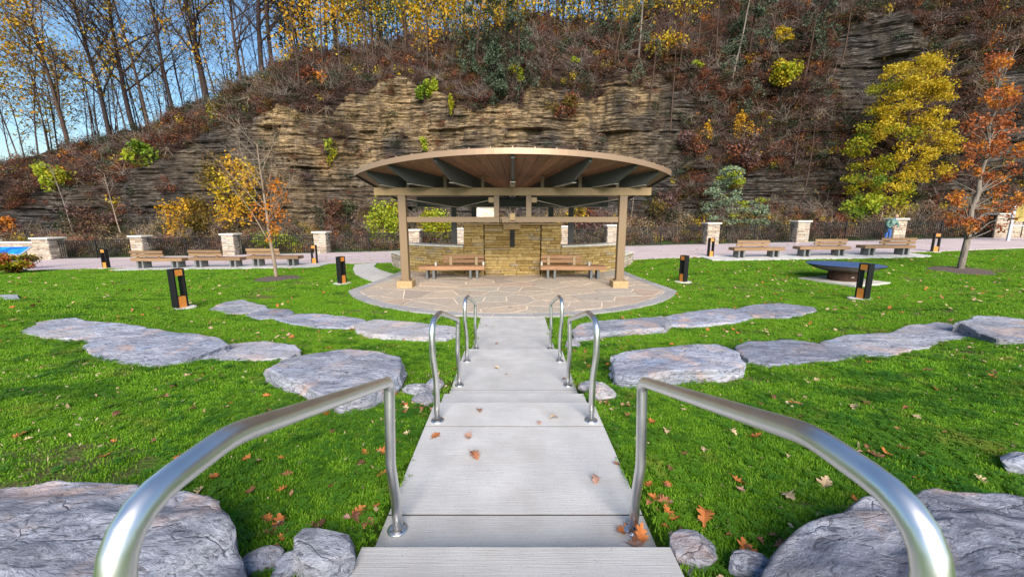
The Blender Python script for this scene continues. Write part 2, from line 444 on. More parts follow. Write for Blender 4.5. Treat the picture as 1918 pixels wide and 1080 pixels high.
c = ramp(nt, noise(nt, wcoords(nt), 6, 5), [(.3, (.50, .46, .40)), (.7, (.68, .64, .57))]); setc(nt, b, c); M['cap'] = m
m, nt, b = mat('grout', rough=.95)
c = ramp(nt, noise(nt, wcoords(nt), 20, 4), [(.3, (.56, .48, .38)), (.7, (.72, .63, .52))]); setc(nt, b, c); M['grout'] = m
m, nt, b = mat('mortar', (.045, .036, .025), .95); M['mortar'] = m
m, nt, b = mat('joint_filler', (.02, .018, .017), .95); M['joint'] = m
# timber
def wood(name, a, c2, sc=(3, 40, 40)):
    m, nt, b = mat(name, rough=.6, spec=.3)
    oi = nt.nodes.new('ShaderNodeObjectInfo')
    v = coords(nt, 'Object', sc)
    ad = nt.nodes.new('ShaderNodeVectorMath'); ad.operation = 'ADD'
    nt.links.new(v, ad.inputs[0]); nt.links.new(oi.outputs['Random'], ad.inputs[1])
    n1 = noise(nt, ad.outputs[0], 1.2, 5, .6, .5)
    c = ramp(nt, n1, [(.3, a), (.7, c2)])
    hs = nt.nodes.new('ShaderNodeHueSaturation'); nt.links.new(c, hs.inputs['Color'])
    nt.links.new(ramp(nt, oi.outputs['Random'], [(0, (.75,) * 3), (1, (1.2,) * 3)]), hs.inputs['Value'])
    setc(nt, b, hs.outputs[0]); bump(nt, b, n1, .3, .006); return m
M['bench_wood'] = wood('bench_timber', (.17, .10, .055), (.29, .185, .105))
M['bench_wood_red'] = wood('red_bench_timber', (.22, .115, .058), (.36, .20, .11))
M['soffit'] = wood('soffit_boards', (.19, .10, .062), (.30, .165, .10), (8, 1.5, 1))
# painted metals
m, nt, b = mat('tan_metal', (.19, .135, .072), .45, 0, .4)
setc(nt, b, ramp(nt, noise(nt, wcoords(nt), 5, 4), [(.3, (.23, .15, .062)), (.7, (.28, .19, .085))])); M['tan_metal'] = m
m, nt, b = mat('brown_metal', (.19, .13, .075), .45, 0, .4); M['brown_metal'] = m
m, nt, b = mat('rafter_metal', (.065, .07, .072), .5, 0, .4); M['rafter'] = m
m, nt, b = mat('pale_flange', (.30, .28, .25), .5, 0, .4); M['flange'] = m
m, nt, b = mat('fascia_metal', (.34, .225, .15), .36, .4, .5); M['fascia'] = m
m, nt, b = mat('roof_metal', (.20, .21, .22), .4, .6, .5); M['roof'] = m
m, nt, b = mat('black_metal', (.005, .005, .006), .55, 0, .35); M['black'] = m
m, nt, b = mat('copper_panel', (.62, .22, .035), .5, 0, .4)
setc(nt, b, ramp(nt, noise(nt, wcoords(nt), 30, 3), [(.3, (.52, .17, .025)), (.7, (.66, .26, .05))])); M['copper'] = m
m, nt, b = mat('buff_block', rough=.85)
setc(nt, b, ramp(nt, noise(nt, wcoords(nt), 12, 5), [(.3, (.30, .205, .10)), (.7, (.42, .30, .16))])); M['buff'] = m
m, nt, b = mat('fire_bowl_steel', (.028, .03, .034), .30, .35, .5)
c = ramp(nt, noise(nt, wcoords(nt), 7, 4), [(.35, (.022,) * 3), (.7, (.06, .045, .035))]); setc(nt, b, c); M['bowl'] = m
m, nt, b = mat('painted_sky_blue', (.05, .13, .34), .35, .2, .5)
setc(nt, b, ramp(nt, noise(nt, wcoords(nt), 5, 5), [(.3, (.04, .10, .28)), (.7, (.075, .17, .40))])); M['sky_tint_disc'] = m  # blue stands for sky reflected in the bowl, put into the colour
m, nt, b = mat('rust_steel', rough=.85)
setc(nt, b, ramp(nt, noise(nt, wcoords(nt), 9, 5), [(.3, (.025, .012, .009)), (.7, (.07, .03, .017))])); M['rust'] = m
m, nt, b = mat('grey_metal', (.42, .47, .52), .4, .3, .5); M['grey_metal'] = m
# path pavers
m, nt, b = mat('path_pavers', rough=.85)
w = wcoords(nt); br = nt.nodes.new('ShaderNodeTexBrick')
br.inputs['Scale'].default_value = 1.0; br.inputs['Brick Width'].default_value = .22; br.inputs['Row Height'].default_value = .11; br.inputs['Mortar Size'].default_value = .006
br.inputs['Color1'].default_value = (.50, .40, .40, 1); br.inputs['Color2'].default_value = (.40, .34, .355, 1); br.inputs['Mortar'].default_value = (.2, .18, .18, 1)
nt.links.new(w, br.inputs['Vector'])
n1 = noise(nt, wcoords(nt, (.5, 1.4, 1)), 1.0, 5)
c = mix(nt, ramp(nt, n1, [(.35, (0, 0, 0)), (.65, (.7,) * 3)]), br.outputs['Color'], (.54, .45, .46))
setc(nt, b, c); M['pavers'] = m
m, nt, b = mat('mulch', rough=.95)
c = ramp(nt, noise(nt, wcoords(nt), 60, 4), [(.3, (.05, .035, .03)), (.7, (.17, .13, .11))]); setc(nt, b, c); bump(nt, b, noise(nt, wcoords(nt), 60, 4), 1, .03); M['mulch'] = m
# cliff: laminated shale and leaf litter, mixed by the mesh's own 'soil' attribute
m, nt, b = mat('shale_cliff', rough=.92, spec=.2)
at = nt.nodes.new('ShaderNodeAttribute'); at.attribute_name = 'soil'
at2 = nt.nodes.new('ShaderNodeAttribute'); at2.attribute_name = 'tan'
w1 = wcoords(nt, (.8, .8, 7.5)); w2 = wcoords(nt, (2.2, 2.2, 17)); w3 = wcoords(nt)
n1 = noise(nt, w1, 1.0, 9, .74, .06); n2 = noise(nt, w2, 1.0, 5, .65, .1); n3 = noise(nt, w3, .30, 4); n4 = noise(nt, w3, 1.6, 7, .68); n5 = noise(nt, w3, 9, 5, .7)
dk = ramp(nt, n1, [(.38, (0.0040, 0.0038, 0.0044)), (.46, (0.0240, 0.0224, 0.0248)), (.55, (0.0720, 0.0680, 0.0704)), (.68, (0.2160, 0.2080, 0.2040))])
tn = ramp(nt, n1, [(.36, (0.0387, 0.0234, 0.0112)), (.45, (0.2063, 0.1347, 0.0663)), (.54, (0.4642, 0.3279, 0.1736)), (.70, (0.7995, 0.6207, 0.3879))])
tf = math_(nt, 'MULTIPLY', at2.outputs['Fac'], ramp(nt, n3, [(.35, (.1,) * 3), (.6, (1, 1, 1))]))
rock = mix(nt, tf, dk, tn)
rock = mix(nt, ramp(nt, n2, [(.38, (.9,) * 3), (.47, (0, 0, 0))]), rock, (.010, .009, .009))
rock = mix(nt, ramp(nt, n4, [(.53, (0, 0, 0)), (.66, (.75,) * 3)]), rock, (.045, .036, .018))
vc = noise(nt, wcoords(nt, (2.4, 2.4, .22)), 1.0, 5, .7, .4)
rock = mix(nt, ramp(nt, vc, [(.30, (.85,) * 3), (.37, (0, 0, 0))]), rock, (.012, .010, .009))
rock = mix(nt, ramp(nt, noise(nt, wcoords(nt, (1.1, 1.1, .12)), 1.0, 4, .6), [(.52, (0, 0, 0)), (.66, (.6,) * 3)]), rock, (.035, .031, .028))
lit = ramp(nt, n5, [(.3, (0.0108, 0.0070, 0.0068)), (.45, (0.0360, 0.0226, 0.0179)), (.6, (0.0684, 0.0390, 0.0272)), (.75, (0.1152, 0.0702, 0.0467))])
lit = mix(nt, ramp(nt, n4, [(.4, (0, 0, 0)), (.65, (.8,) * 3)]), lit, (.055, .04, .035))
sf = ramp(nt, math_(nt, 'ADD', at.outputs['Fac'], math_(nt, 'MULTIPLY', math_(nt, 'SUBTRACT', n4, .5), 1.2)), [(.4, (0, 0, 0)), (.6, (1, 1, 1))])
setc(nt, b, mix(nt, sf, rock, lit))
bump(nt, b, math_(nt, 'ADD', n1, math_(nt, 'MULTIPLY', n5, .5)), 1.0, .35); M['cliff'] = m
# ------------------------------------------------------------------ ground sheet
def grid_mesh(xs, ys, f):
    X, Y = np.meshgrid(xs, ys)
    Z = f(X, Y)
    V = np.stack([X, Y, Z], -1).reshape(-1, 3)
    nx = len(xs); i = (np.arange(len(ys) - 1)[:, None] * nx + np.arange(nx - 1)[None]).ravel()
    return V, np.stack([i, i + 1, i + nx + 1, i + nx], -1)
STEPS = [  # tread start y, end y, top z
    (-2.2, 1.20, .92), (1.20, 1.72, .77), (1.72, 3.59, .62), (3.59, 4.11, .47), (4.11, 5.98, .32), (5.98, 6.50, .17), (6.50, 9.31, .02)]
def ground_cut(X, Y):
    z = ground(X, Y)
    for (y0, y1, zt) in STEPS:
        inn = (np.abs(X) < .85) & (Y > y0 - .1) & (Y < y1 + .1)
        z = np.where(inn, np.minimum(z, zt - .12), z)
    return z
xs = np.unique(np.concatenate([np.linspace(-240, -30, 30), np.linspace(-30, -9, 60), np.linspace(-9, 9, 150), np.linspace(9, 30, 60), np.linspace(30, 240, 30)]))
ys = np.unique(np.concatenate([np.linspace(-240, -3, 30), np.linspace(-3, 12, 126), np.linspace(12, 33, 60)]))
V, F = grid_mesh(xs, ys, ground_cut)
g = MB().add(V, F).build('ground', M['turf'], smooth=True, kind='structure')
def bare_at(x, y):
    n_ = fbm(np.asarray(x) * 1.1, np.asarray(y) * 1.1, 55, 4)
    edge = np.exp(-np.clip(np.abs(x) - .76, 0, 9) * 6) * (np.asarray(y) < 9.3) * .22
    return sstep(.36, .24, n_ - edge)
at_ = g.data.attributes.new('bare', 'FLOAT', 'POINT'); at_.data.foreach_set('value', bare_at(V[:, 0], V[:, 1]).astype(np.float32))

# ------------------------------------------------------------------ path along the fence, bench pads, curved walk
def sheet(name, outline, lift, material, res=.5, parent=None, kind='structure'):
    """a paved sheet that follows the ground inside a polygon"""
    bm = bmesh.new()
    bm.faces.new([bm.verts.new((p[0], p[1], 0)) for p in outline])
    mn = np.min(np.array(outline)[:, :2], 0); mx = np.max(np.array(outline)[:, :2], 0)
    for ax, (a, c) in enumerate(zip(mn, mx)):
        for k in np.arange(a + res, c, res):
            co = [0, 0, 0]; no = [0, 0, 0]; co[ax] = k; no[ax] = 1
            bmesh.ops.bisect_plane(bm, geom=bm.verts[:] + bm.edges[:] + bm.faces[:], plane_co=co, plane_no=no)
    edge = [e for e in bm.edges if len(e.link_faces) == 1]
    for v in bm.verts: v.co.z = float(ground(v.co.x, v.co.y)) + lift
    ex = bmesh.ops.extrude_edge_only(bm, edges=edge)
    for v in ex['geom']:
        if isinstance(v, bmesh.types.BMVert): v.co.z -= lift + .1
    me = bpy.data.meshes.new(name); bm.normal_update(); bm.to_mesh(me); bm.free(); me.materials.append(material)
    return obj(name, me, parent, kind=kind)
path_near = [(-45, 17.6), (-30, 18.9), (-21, 20.6), (-9.2, 20.9), (-6.5, 20.9), (6.5, 20.6), (9.5, 20.9), (21, 21.3), (30, 22.3), (48, 23.5)]
sheet('path', path_near + [(48, 28.6), (-45, 28.6)], .03, M['pavers'], 1.5)
PADS = [(-19.8, -9.6, 19.25, 21.3), (9.9, 20.9, 19.55, 21.5)]
for (x0, x1, y0, y1) in PADS:
    sheet('bench_pad', [(x0, y0 + .25), (x0 + .6, y0), (x1 - .6, y0), (x1, y0 + .4), (x1, y1), (x0, y1)], .036, M['concrete'], 2.0)
WALK = [(665, 494), (661, 503), (665, 512), (680, 520), (700, 526), (716, 528), (745, 521), (757, 516), (735, 512), (712, 505), (700, 499), (706, 492)]
walk_w = [tuple(at_z(px, pv, .03)[:2]) for (px, pv) in WALK]
sheet('curved_walk', walk_w, .045, M['concrete'], 1.0)

# ------------------------------------------------------------------ stairs
SW = .76
stairs = thing('concrete_stairs', 'pale broom-finished concrete steps and landings descending to the flagstone patio', 'stairs', (0, 1.2, .6))
cuts = [-2.2, 1.20, 1.72, 2.12, 3.15, 3.59, 4.11, 4.54, 5.57, 5.98, 6.50, 7.75, 9.26]
for a, c in zip(cuts[:-1], cuts[1:]):
    zt = next(s[2] for s in STEPS if s[0] - .01 <= (a + c) / 2 <= s[1] + .01)
    g0 = .007
    mb = MB().box(-SW, SW, a + (0 if a in (1.2, 1.72, 3.59, 4.11, 5.98, 6.5) else g0), c - (0.0 if c in (1.2, 1.72, 3.59, 4.11, 5.98, 6.5) else g0), zt - .42, zt)
    mb.build('tread' if c - a < .6 else 'landing', M['concrete'], stairs)

for jy, zt in ((2.12, .62), (3.15, .62), (4.54, .32), (5.57, .32), (7.75, .02)):
    MB().box(-SW, SW, jy - .0069, jy + .0069, zt - .3, zt - .003).build('joint', M['joint'], stairs)
# ------------------------------------------------------------------ flagstone patio
ARC_C, ARC_R = (0.0, 15.13), 5.83
def outline(shrink):
    r = ARC_R - shrink
    a0 = math.atan2(12.75 - ARC_C[1], -5.3); n = 40
    ha = math.radians(65.8) - shrink * .055
    pts = [(ARC_C[0] + r * math.sin(t), ARC_C[1] - r * math.cos(t)) for t in np.linspace(-ha, ha, n)]
    sx = 5.02 - shrink
    return pts + [(sx, 15.4), (sx - .1, 17.7), (-sx + .1, 17.7), (-sx, 15.4)]
patio = thing('flagstone_patio', 'irregular flagstone patio with pale joints and a grey slate border under the pavilion', 'patio', (0, 13.5, 0))
MB().prism(outline(.012), -.25, .012).build('joint_bed', M['grout'], patio)
oo, oi_ = outline(0), outline(.34)
rng = np.random.default_rng(5)
sep = list(range(0, 40, 3)); sep[-1] = 39
for a, c in zip(sep[:-1], sep[1:]):
    outer = [oo[k] for k in range(a, c + 1)]; inner = [oi_[k] for k in range(a, c + 1)]
    poly = outer + inner[::-1]
    ctr = np.mean(poly, 0); poly = [tuple(ctr + (np.array(p) - ctr) * (1 - .012 / np.linalg.norm(np.array(p) - ctr))) for p in poly]
    MB().prism(poly, -.1, .030).build('border_paver', M['slate'], patio)
for sgn in (1, -1):
    ids = [39, 40, 41] if sgn > 0 else [0, 43, 42]
    for a, c in zip(ids[:-1], ids[1:]):
        for t0, t1 in ((0, .48), (.5, .98)):
            L = lambda P, t: np.array(P[a]) * (1 - t) + np.array(P[c]) * t
            MB().prism([tuple(L(oo, t0)), tuple(L(oo, t1)), tuple(L(oi_, t1)), tuple(L(oi_, t0))][::sgn], -.1, .030).build('border_paver', M['slate'], patio)
def clip(poly, p, n):
    out = []
    for i in range(len(poly)):
        a, c = np.array(poly[i]), np.array(poly[(i + 1) % len(poly)])
        da, dc = np.dot(a - p, n), np.dot(c - p, n)
        if da <= 0: out.append(tuple(a))
        if da * dc < 0: out.append(tuple(a + (c - a) * da / (da - dc)))
    return out
inner = outline(.355); inner = inner[::2] if len(inner) % 2 == 0 else inner
inner = [p for p in outline(.355)][0:40:3] + [outline(.355)[39]] + outline(.355)[40:]
seeds = []
tries = 0
while len(seeds) < 84 and tries < 9000:
    tries += 1
    p = np.array([rng.uniform(-5, 5), rng.uniform(9.4, 16.6)])
    if all(np.hypot((p[0] - q[0]) * .72, p[1] - q[1]) > rng.uniform(.38, .82) for q in seeds): seeds.append(p)
for i, p in enumerate(seeds):
    poly = inner
    for j, q in enumerate(seeds):
        if i == j: continue
        d = q - p; L = np.hypot(*d)
        if L > 3.2: continue
        poly = clip(poly, p + d / 2 - d / L * .017, d / L)
        if len(poly) < 3: break
    if len(poly) < 3: continue
    pj = []
    for k in range(len(poly)):           # break up the straight cuts a little
        a, c = np.array(poly[k]), np.array(poly[(k + 1) % len(poly)])
        pj.append(tuple(a)); L = np.hypot(*(c - a))
        if L > .35:
            nn = np.array([-(c - a)[1], (c - a)[0]]) / L
            pj.append(tuple((a + c) / 2 + nn * rng.uniform(.0, .022)))
    MB().prism(pj, -.05, .028 + rng.uniform(-.004, .004)).build('flagstone', M['flag'], patio)

# ------------------------------------------------------------------ stone laying
def stone_meshes(material, tagname):
    out = []
    r = np.random.default_rng(11)
    for k in range(7):
        V = np.array([(x, y, z) for z in (-.5, .5) for (x, y) in ((-.5, -.5), (.5, -.5), (.5, .5), (-.5, .5))], float)
        V[:, 0] += r.uniform(-.02, .02, 8); V[:, 2] += r.uniform(-.05, .05, 8)
        Fr = np.array([(-.40, -.5, -.30), (.40, -.5, -.30), (.40, -.5, .30), (-.40, -.5, .30)]) + r.uniform(-.05, .05, (4, 3)) * [1, .3, 1]
        Fr[:, 1] = -.5 - r.uniform(.06, .22, 4)
        VV = np.concatenate([V, Fr])
        Fs = [(3, 2, 1, 0), (4, 5, 6, 7), (1, 2, 6, 5), (2, 3, 7, 6), (3, 0, 4, 7), (8, 9, 10, 11), (0, 1, 9, 8), (1, 5, 10, 9), (5, 4, 11, 10), (4, 0, 8, 11)]
        out.append(MB().add(VV, Fs).mesh(tagname, material))
    return out
VEN = stone_meshes(M['veneer'], 'stone'); PIL = stone_meshes(M['pillar_stone'], 'stone')
srng = np.random.default_rng(21)
def lay(parent, meshes, pos, length, z0, z1, course=(.07, .13), slen=(.25, .7), depth=.10, gap=.012, skip=None):
    """courses of stones along a curve pos(s) -> (x, y, heading); one object per stone"""
    pl = Vector(parent.location); pr = parent.rotation_euler.z
    z = z0
    while z < z1 - .02:
        h = srng.uniform(*course)
        if z + h > z1 - .035: h = z1 - z
        s = 0.0
        while s < length - .01:
            L = srng.uniform(*slen)
            if s + L > length - slen[0] * .5: L = length - s
            x, y, a = pos(s + L / 2)
            if not (skip and skip(s + L / 2, z + h / 2)):
                o = obj('stone', meshes[srng.integers(len(meshes))], parent, scale=(L - gap, depth + srng.uniform(-.02, .03), h - gap))
                o.location = (x - pl.x, y - pl.y, z + h / 2 - pl.z); o.rotation_euler = (0, 0, a)
            s += L
        z += h

# ------------------------------------------------------------------ fence pillars and fence
FY = 28.3
PX = [-32.6, -26.1, -19.75, -13.35, -6.85, -3.6, 3.6, 7.0, 13.9, 20.1, 26.75]
ordw = ['leftmost', 'second from the left', 'third from the left', 'fourth from the left, behind the young orange-leaved tree', 'seen just right of the pavilion\'s left column',
        'peeking out left of the chimney wall', 'peeking out right of the chimney wall', 'seen beside the pavilion\'s right column', 'behind the first right-hand bench', 'behind the middle right-hand bench', 'with the person in front of it']
def gz(x, y): return float(ground(x, y))
for i, x in enumerate(PX):
    w_ = .40 if i not in (0,) else .55
    z = gz(x, FY)
    p = thing('fence_pillar', 'stacked-stone fence pillar with pale cap, ' + ordw[i], 'pillar', (x, FY, z), 0, 'stone pillars along the fence')
    MB().box(x - w_ + .05, x + w_ - .05, FY - w_ + .05, FY + w_ - .05, z - .3, z + 1.44).build('core', M['mortar'], p)
    lay(p, PIL, lambda s, x=x: (x - w_ + s, FY - w_ + .04, 0), 2 * w_, z - .05, z + 1.43, (.09, .17), (.25, .55))
    lay(p, PIL, lambda s, x=x: (x + w_ - .04, FY - w_ + s, R(90)), 2 * w_, z - .05, z + 1.43, (.09, .17), (.25, .55))
    lay(p, PIL, lambda s, x=x: (x - w_ + .04, FY + w_ - s, R(-90)), 2 * w_, z - .05, z + 1.43, (.09, .17), (.25, .55))
    MB().box(x - w_ - .1, x + w_ + .1, FY - w_ - .1, FY + w_ + .1, z + 1.43, z + 1.54, .02).build('cap', M['cap'], p)
pick = MB().box(-.015, .015, -.012, .012, 0, 1).mesh('picket', M['black'])
ends = [(-33.6 + .9, None)]
spans = [(PX[i], PX[i + 1], i) for i in range(len(PX) - 1)] + [(PX[-1], 33.4, 10)]
for (a, c, i) in spans:
    a += .40 if i else .55; c -= .40
    z = gz((a + c) / 2, FY)
    ztilt = (gz(c, FY) - gz(a, FY)) / (c - a)
    desc = ['between the leftmost two pillars', 'behind the leftmost bench', 'behind the left middle bench', 'left of the pavilion', 'seen inside the pavilion at left', 'behind the chimney wall',
            'seen inside the pavilion at right', 'just right of the pavilion', 'between the first and second right-hand pillars', 'behind the rightmost bench', 'behind the red-leaved tree'][i]
    f = thing('metal_fence', 'black metal picket fence panel ' + desc, 'fence', ((a + c) / 2, FY, z), 0, 'black picket fence panels')
    Z = lambda x: z + ztilt * (x - (a + c) / 2)
    for (hz, r_) in ((1.27, .026), (1.08, .022), (.13, .022)):
        MB().add([(a, FY - r_, Z(a) + hz - r_), (c, FY - r_, Z(c) + hz - r_), (c, FY + r_, Z(c) + hz - r_), (a, FY + r_, Z(a) + hz - r_),
                  (a, FY - r_, Z(a) + hz + r_), (c, FY - r_, Z(c) + hz + r_), (c, FY + r_, Z(c) + hz + r_), (a, FY + r_, Z(a) + hz + r_)],
                 [(3, 2, 1, 0), (4, 5, 6, 7), (0, 1, 5, 4), (1, 2, 6, 5), (2, 3, 7, 6), (3, 0, 4, 7)]).build('rail', M['black'], f)
    n = int((c - a) / .15)
    for k in range(1, n):
        x = a + (c - a) * k / n
        post = (c - a) > 3.5 and abs(k - n // 2) < .5
        o = obj('post' if post else 'picket', pick, f, loc=(x - (a + c) / 2, 0, Z(x) - z + (.0 if post else .05)), scale=(2.6, 3.0, 1.32) if post else (1, 1, 1.24))

# end walls at both ends of the fence
def end_wall(x0, x1, zt, label):
    z = gz((x0 + x1) / 2, FY)
    p = thing('stone_wall', label, 'wall', ((x0 + x1) / 2, FY, z))
    MB().box(x0 + .05, x1 - .05, FY - .25, FY + .3, z - .3, z + zt - .02).build('core', M['mortar'], p)
    lay(p, PIL, lambda s: (x0 + s, FY - .27, 0), x1 - x0, z - .05, z + zt, (.1, .17), (.3, .7))
    n = max(1, round((x1 - x0) / 1.6))
    for k in range(n):
        a, c = x0 - .08 + (x1 - x0 + .16) * k / n, x0 - .08 + (x1 - x0 + .16) * (k + 1) / n
        MB().box(a + .005, c - .005, FY - .42, FY + .4, z + zt, z + zt + .1, .015).build('cap', M['cap'], p)
end_wall(-36.2, -33.2, 1.2, 'low stone wall with pale cap joining the leftmost fence pillar')
end_wall(-41.5, -36.4, 1.42, 'taller stone wall with pale cap at the far left edge behind the information panel')
end_wall(33.4, 35.2, 1.6, 'stone end pillar with pale cap behind the red-leaved tree')
end_wall(35.3, 43.0, 1.35, 'low stone wall with pale cap at the far right edge by the sign post')

# ------------------------------------------------------------------ pavilion
pav = thing('pavilion', 'open-air pavilion with fan-shaped roof, tan columns and dark radiating rafters', 'pavilion', (0, 13.5, 0))
SL, Z0 = .12, 4.10
def ztop(y): return Z0 - SL * (y - 10.8)
ROOF_R, BACK = 6.4, 18.4
HALF = math.asin(5.05 / ROOF_R)
arc = [(ROOF_R * math.sin(t), PC[1] - ROOF_R * math.cos(t)) for t in np.linspace(-HALF, HALF, 49)]
ro = arc + [(5.05, BACK), (-5.05, BACK)]
n = len(ro)
def slab(poly, t0, t1, name, material, parent):
    k = len(poly)
    V = [(p[0], p[1], ztop(p[1]) - t1) for p in poly] + [(p[0], p[1], ztop(p[1]) - t0) for p in poly]
    F = [list(range(k))[::-1], list(range(k, 2 * k))] + [(i, (i + 1) % k, k + (i + 1) % k, k + i) for i in range(k)]
    return MB().add(V, F).build(name, material, parent)
roof_p = slab(ro, .0, .06, 'roof', M['roof'], pav)
sh = [(p[0] * .985, PC[1] + (p[1] - PC[1]) * .985) for p in arc] + [(4.97, BACK - .03), (-4.97, BACK - .03)]
# soffit boards radiate with the rafters: one board per bay slice
bays = np.linspace(-HALF, HALF, 33)
for a, c in zip(bays[:-1], bays[1:]):
    r1 = ROOF_R * .985; a2, c2 = a + .0012, c - .0012
    pts = [(r1 * math.sin(a2), PC[1] - r1 * math.cos(a2)), (r1 * math.sin(c2), PC[1] - r1 * math.cos(c2)),
           (.4 * math.sin(c2), PC[1] - .4 * math.cos(c2)), (.4 * math.sin(a2), PC[1] - .4 * math.cos(a2))]
    slab(pts, .062, .085, 'soffit_board', M['soffit'], roof_p)
for sg in (-1, 1):      # side bays behind the fan
    t = HALF
    pts = [(sg * 5.0, PC[1] - 5.05 / math.tan(HALF) + .05), (sg * .4 * math.sin(t), PC[1] - .4 * math.cos(t)), (sg * .4, BACK - .05), (sg * 5.0, BACK - .05)]
    slab(pts if sg < 0 else pts[::-1], .062, .085, 'soffit_board', M['soffit'], roof_p)
# fascia in lengths
fs = list(range(0, 49, 8))
for a, c in zip(fs[:-1], fs[1:]):
    mb = MB()
    seg = [np.array(arc[k]) for k in range(a, c + 1)]
    V = []
    for p in seg:
        d = (p - np.array(PC)); d /= np.linalg.norm(d)
        q = p + d * .03
        z = ztop(p[1])
        V += [(p[0], p[1], z - .125), (q[0], q[1], z - .125), (q[0], q[1], z + .025), (p[0], p[1], z + .025)]
    F = []
    for k in range(len(seg) - 1):
        for j in range(4): F.append((k * 4 + j, k * 4 + (j + 1) % 4, k * 4 + 4 + (j + 1) % 4, k * 4 + 4 + j))
    F += [(0, 1, 2, 3)[::-1], tuple(len(V) - 4 + j for j in range(4))]
    mb.add(V, F).build('fascia', M['fascia'], roof_p)
for sg in (-1, 1):
    y0 = arc[0][1]
    x = sg * 5.055
    V = []
    for y in (y0, BACK):
        for (dx, dz) in ((0, -.145), (sg * .03, -.145), (sg * .03, .035), (0, .035)): V.append((x + dx, y, ztop(y) + dz))
    MB().add(V, [(0, 1, 5, 4), (1, 2, 6, 5), (2, 3, 7, 6), (3, 0, 4, 7), (3, 2, 1, 0), (4, 5, 6, 7)]).build('fascia', M['rafter'], roof_p)
V = []
for x in (-5.05, 5.05):
    for (dy, dz) in ((.002, -.145), (.03, -.145), (.03, .035), (.002, .035)): V.append((x, BACK + dy, ztop(BACK) + dz))
MB().add(V, [(0, 1, 5, 4), (1, 2, 6, 5), (2, 3, 7, 6), (3, 0, 4, 7), (3, 2, 1, 0), (4, 5, 6, 7)]).build('fascia', M['rafter'], roof_p)
# standing seams
for t in np.linspace(-HALF * .985, HALF * .985, 21):
    ax = np.array([math.sin(t), -math.cos(t)])
    V = []
    for r_ in (.6, ROOF_R + .02):
        for (s_, dz) in ((-.012, -.01), (.012, -.01), (.012, .062), (-.012, .062)):
            p = np.array(PC) + ax * r_ + np.array([ax[1], -ax[0]]) * s_
            V.append((p[0], p[1], ztop(p[1]) + dz))
    MB().add(V, [(0, 1, 5, 4), (1, 2, 6, 5), (2, 3, 7, 6), (3, 0, 4, 7), (3, 2, 1, 0), (4, 5, 6, 7)]).build('standing_seam', M['fascia'], roof_p)
# rafters
BZ = 3.315                                 # top of the front beam
for deg in (0, 19.6, -19.6, 34.5, -34.5, 45.5, -45.5):
    t = R(deg); ax = np.array([math.sin(t), -math.cos(t)]); nn = np.array([math.cos(t), math.sin(t)])
    rf = ROOF_R - .12
    rb = (PC[1] - 13.5) / math.cos(t)      # where it crosses the front beam
    rs = []
    P = lambda r_: np.array(PC) + ax * r_
    prof = [(.5, ztop(P(.5)[1]) - .088), (rf, ztop(P(rf)[1]) - .088), (rf, ztop(P(rf)[1]) - .20), (rb + (rf - rb) * .55, BZ + .03), (max(rb - .6, .7), BZ - .0), (.5, ztop(P(.5)[1]) - .30)]
    V = []
    for sg in (-.045, .045):
        for (r_, z) in prof:
            p = P(r_) + nn * sg; V.append((p[0], p[1], z))
    k = len(prof)
    F = [list(range(k)), list(range(k, 2 * k))[::-1]] + [(i, k + i, k + (i + 1) % k, (i + 1) % k) for i in range(k)]
    ro_ = MB().add(V, F).build('rafter', M['rafter'], pav)
    V = []
    for r_ in (rb + .15, rb + (rf - rb) * .62):
        zz = BZ + .005 if r_ < rb + .2 else BZ + .05
        for (s_, dz) in ((-.075, 0), (.075, 0), (.075, .02), (-.075, .02)):
            p = P(r_) + nn * s_; V.append((p[0], p[1], zz - .008 + dz))
    MB().add(V, [(0, 1, 5, 4), (1, 2, 6, 5), (2, 3, 7, 6), (3, 0, 4, 7), (3, 2, 1, 0), (4, 5, 6, 7)]).build('light_strip', M['flange'], ro_)
    for off in (-.34, .34):
        if deg == 0: continue
        p = P(rb)
        MB().box(p[0] + off - .05, p[0] + off + .05, 13.46, 13.56, BZ, ztop(13.5) - .09).build('stub_post', M['brown_metal'], ro_)
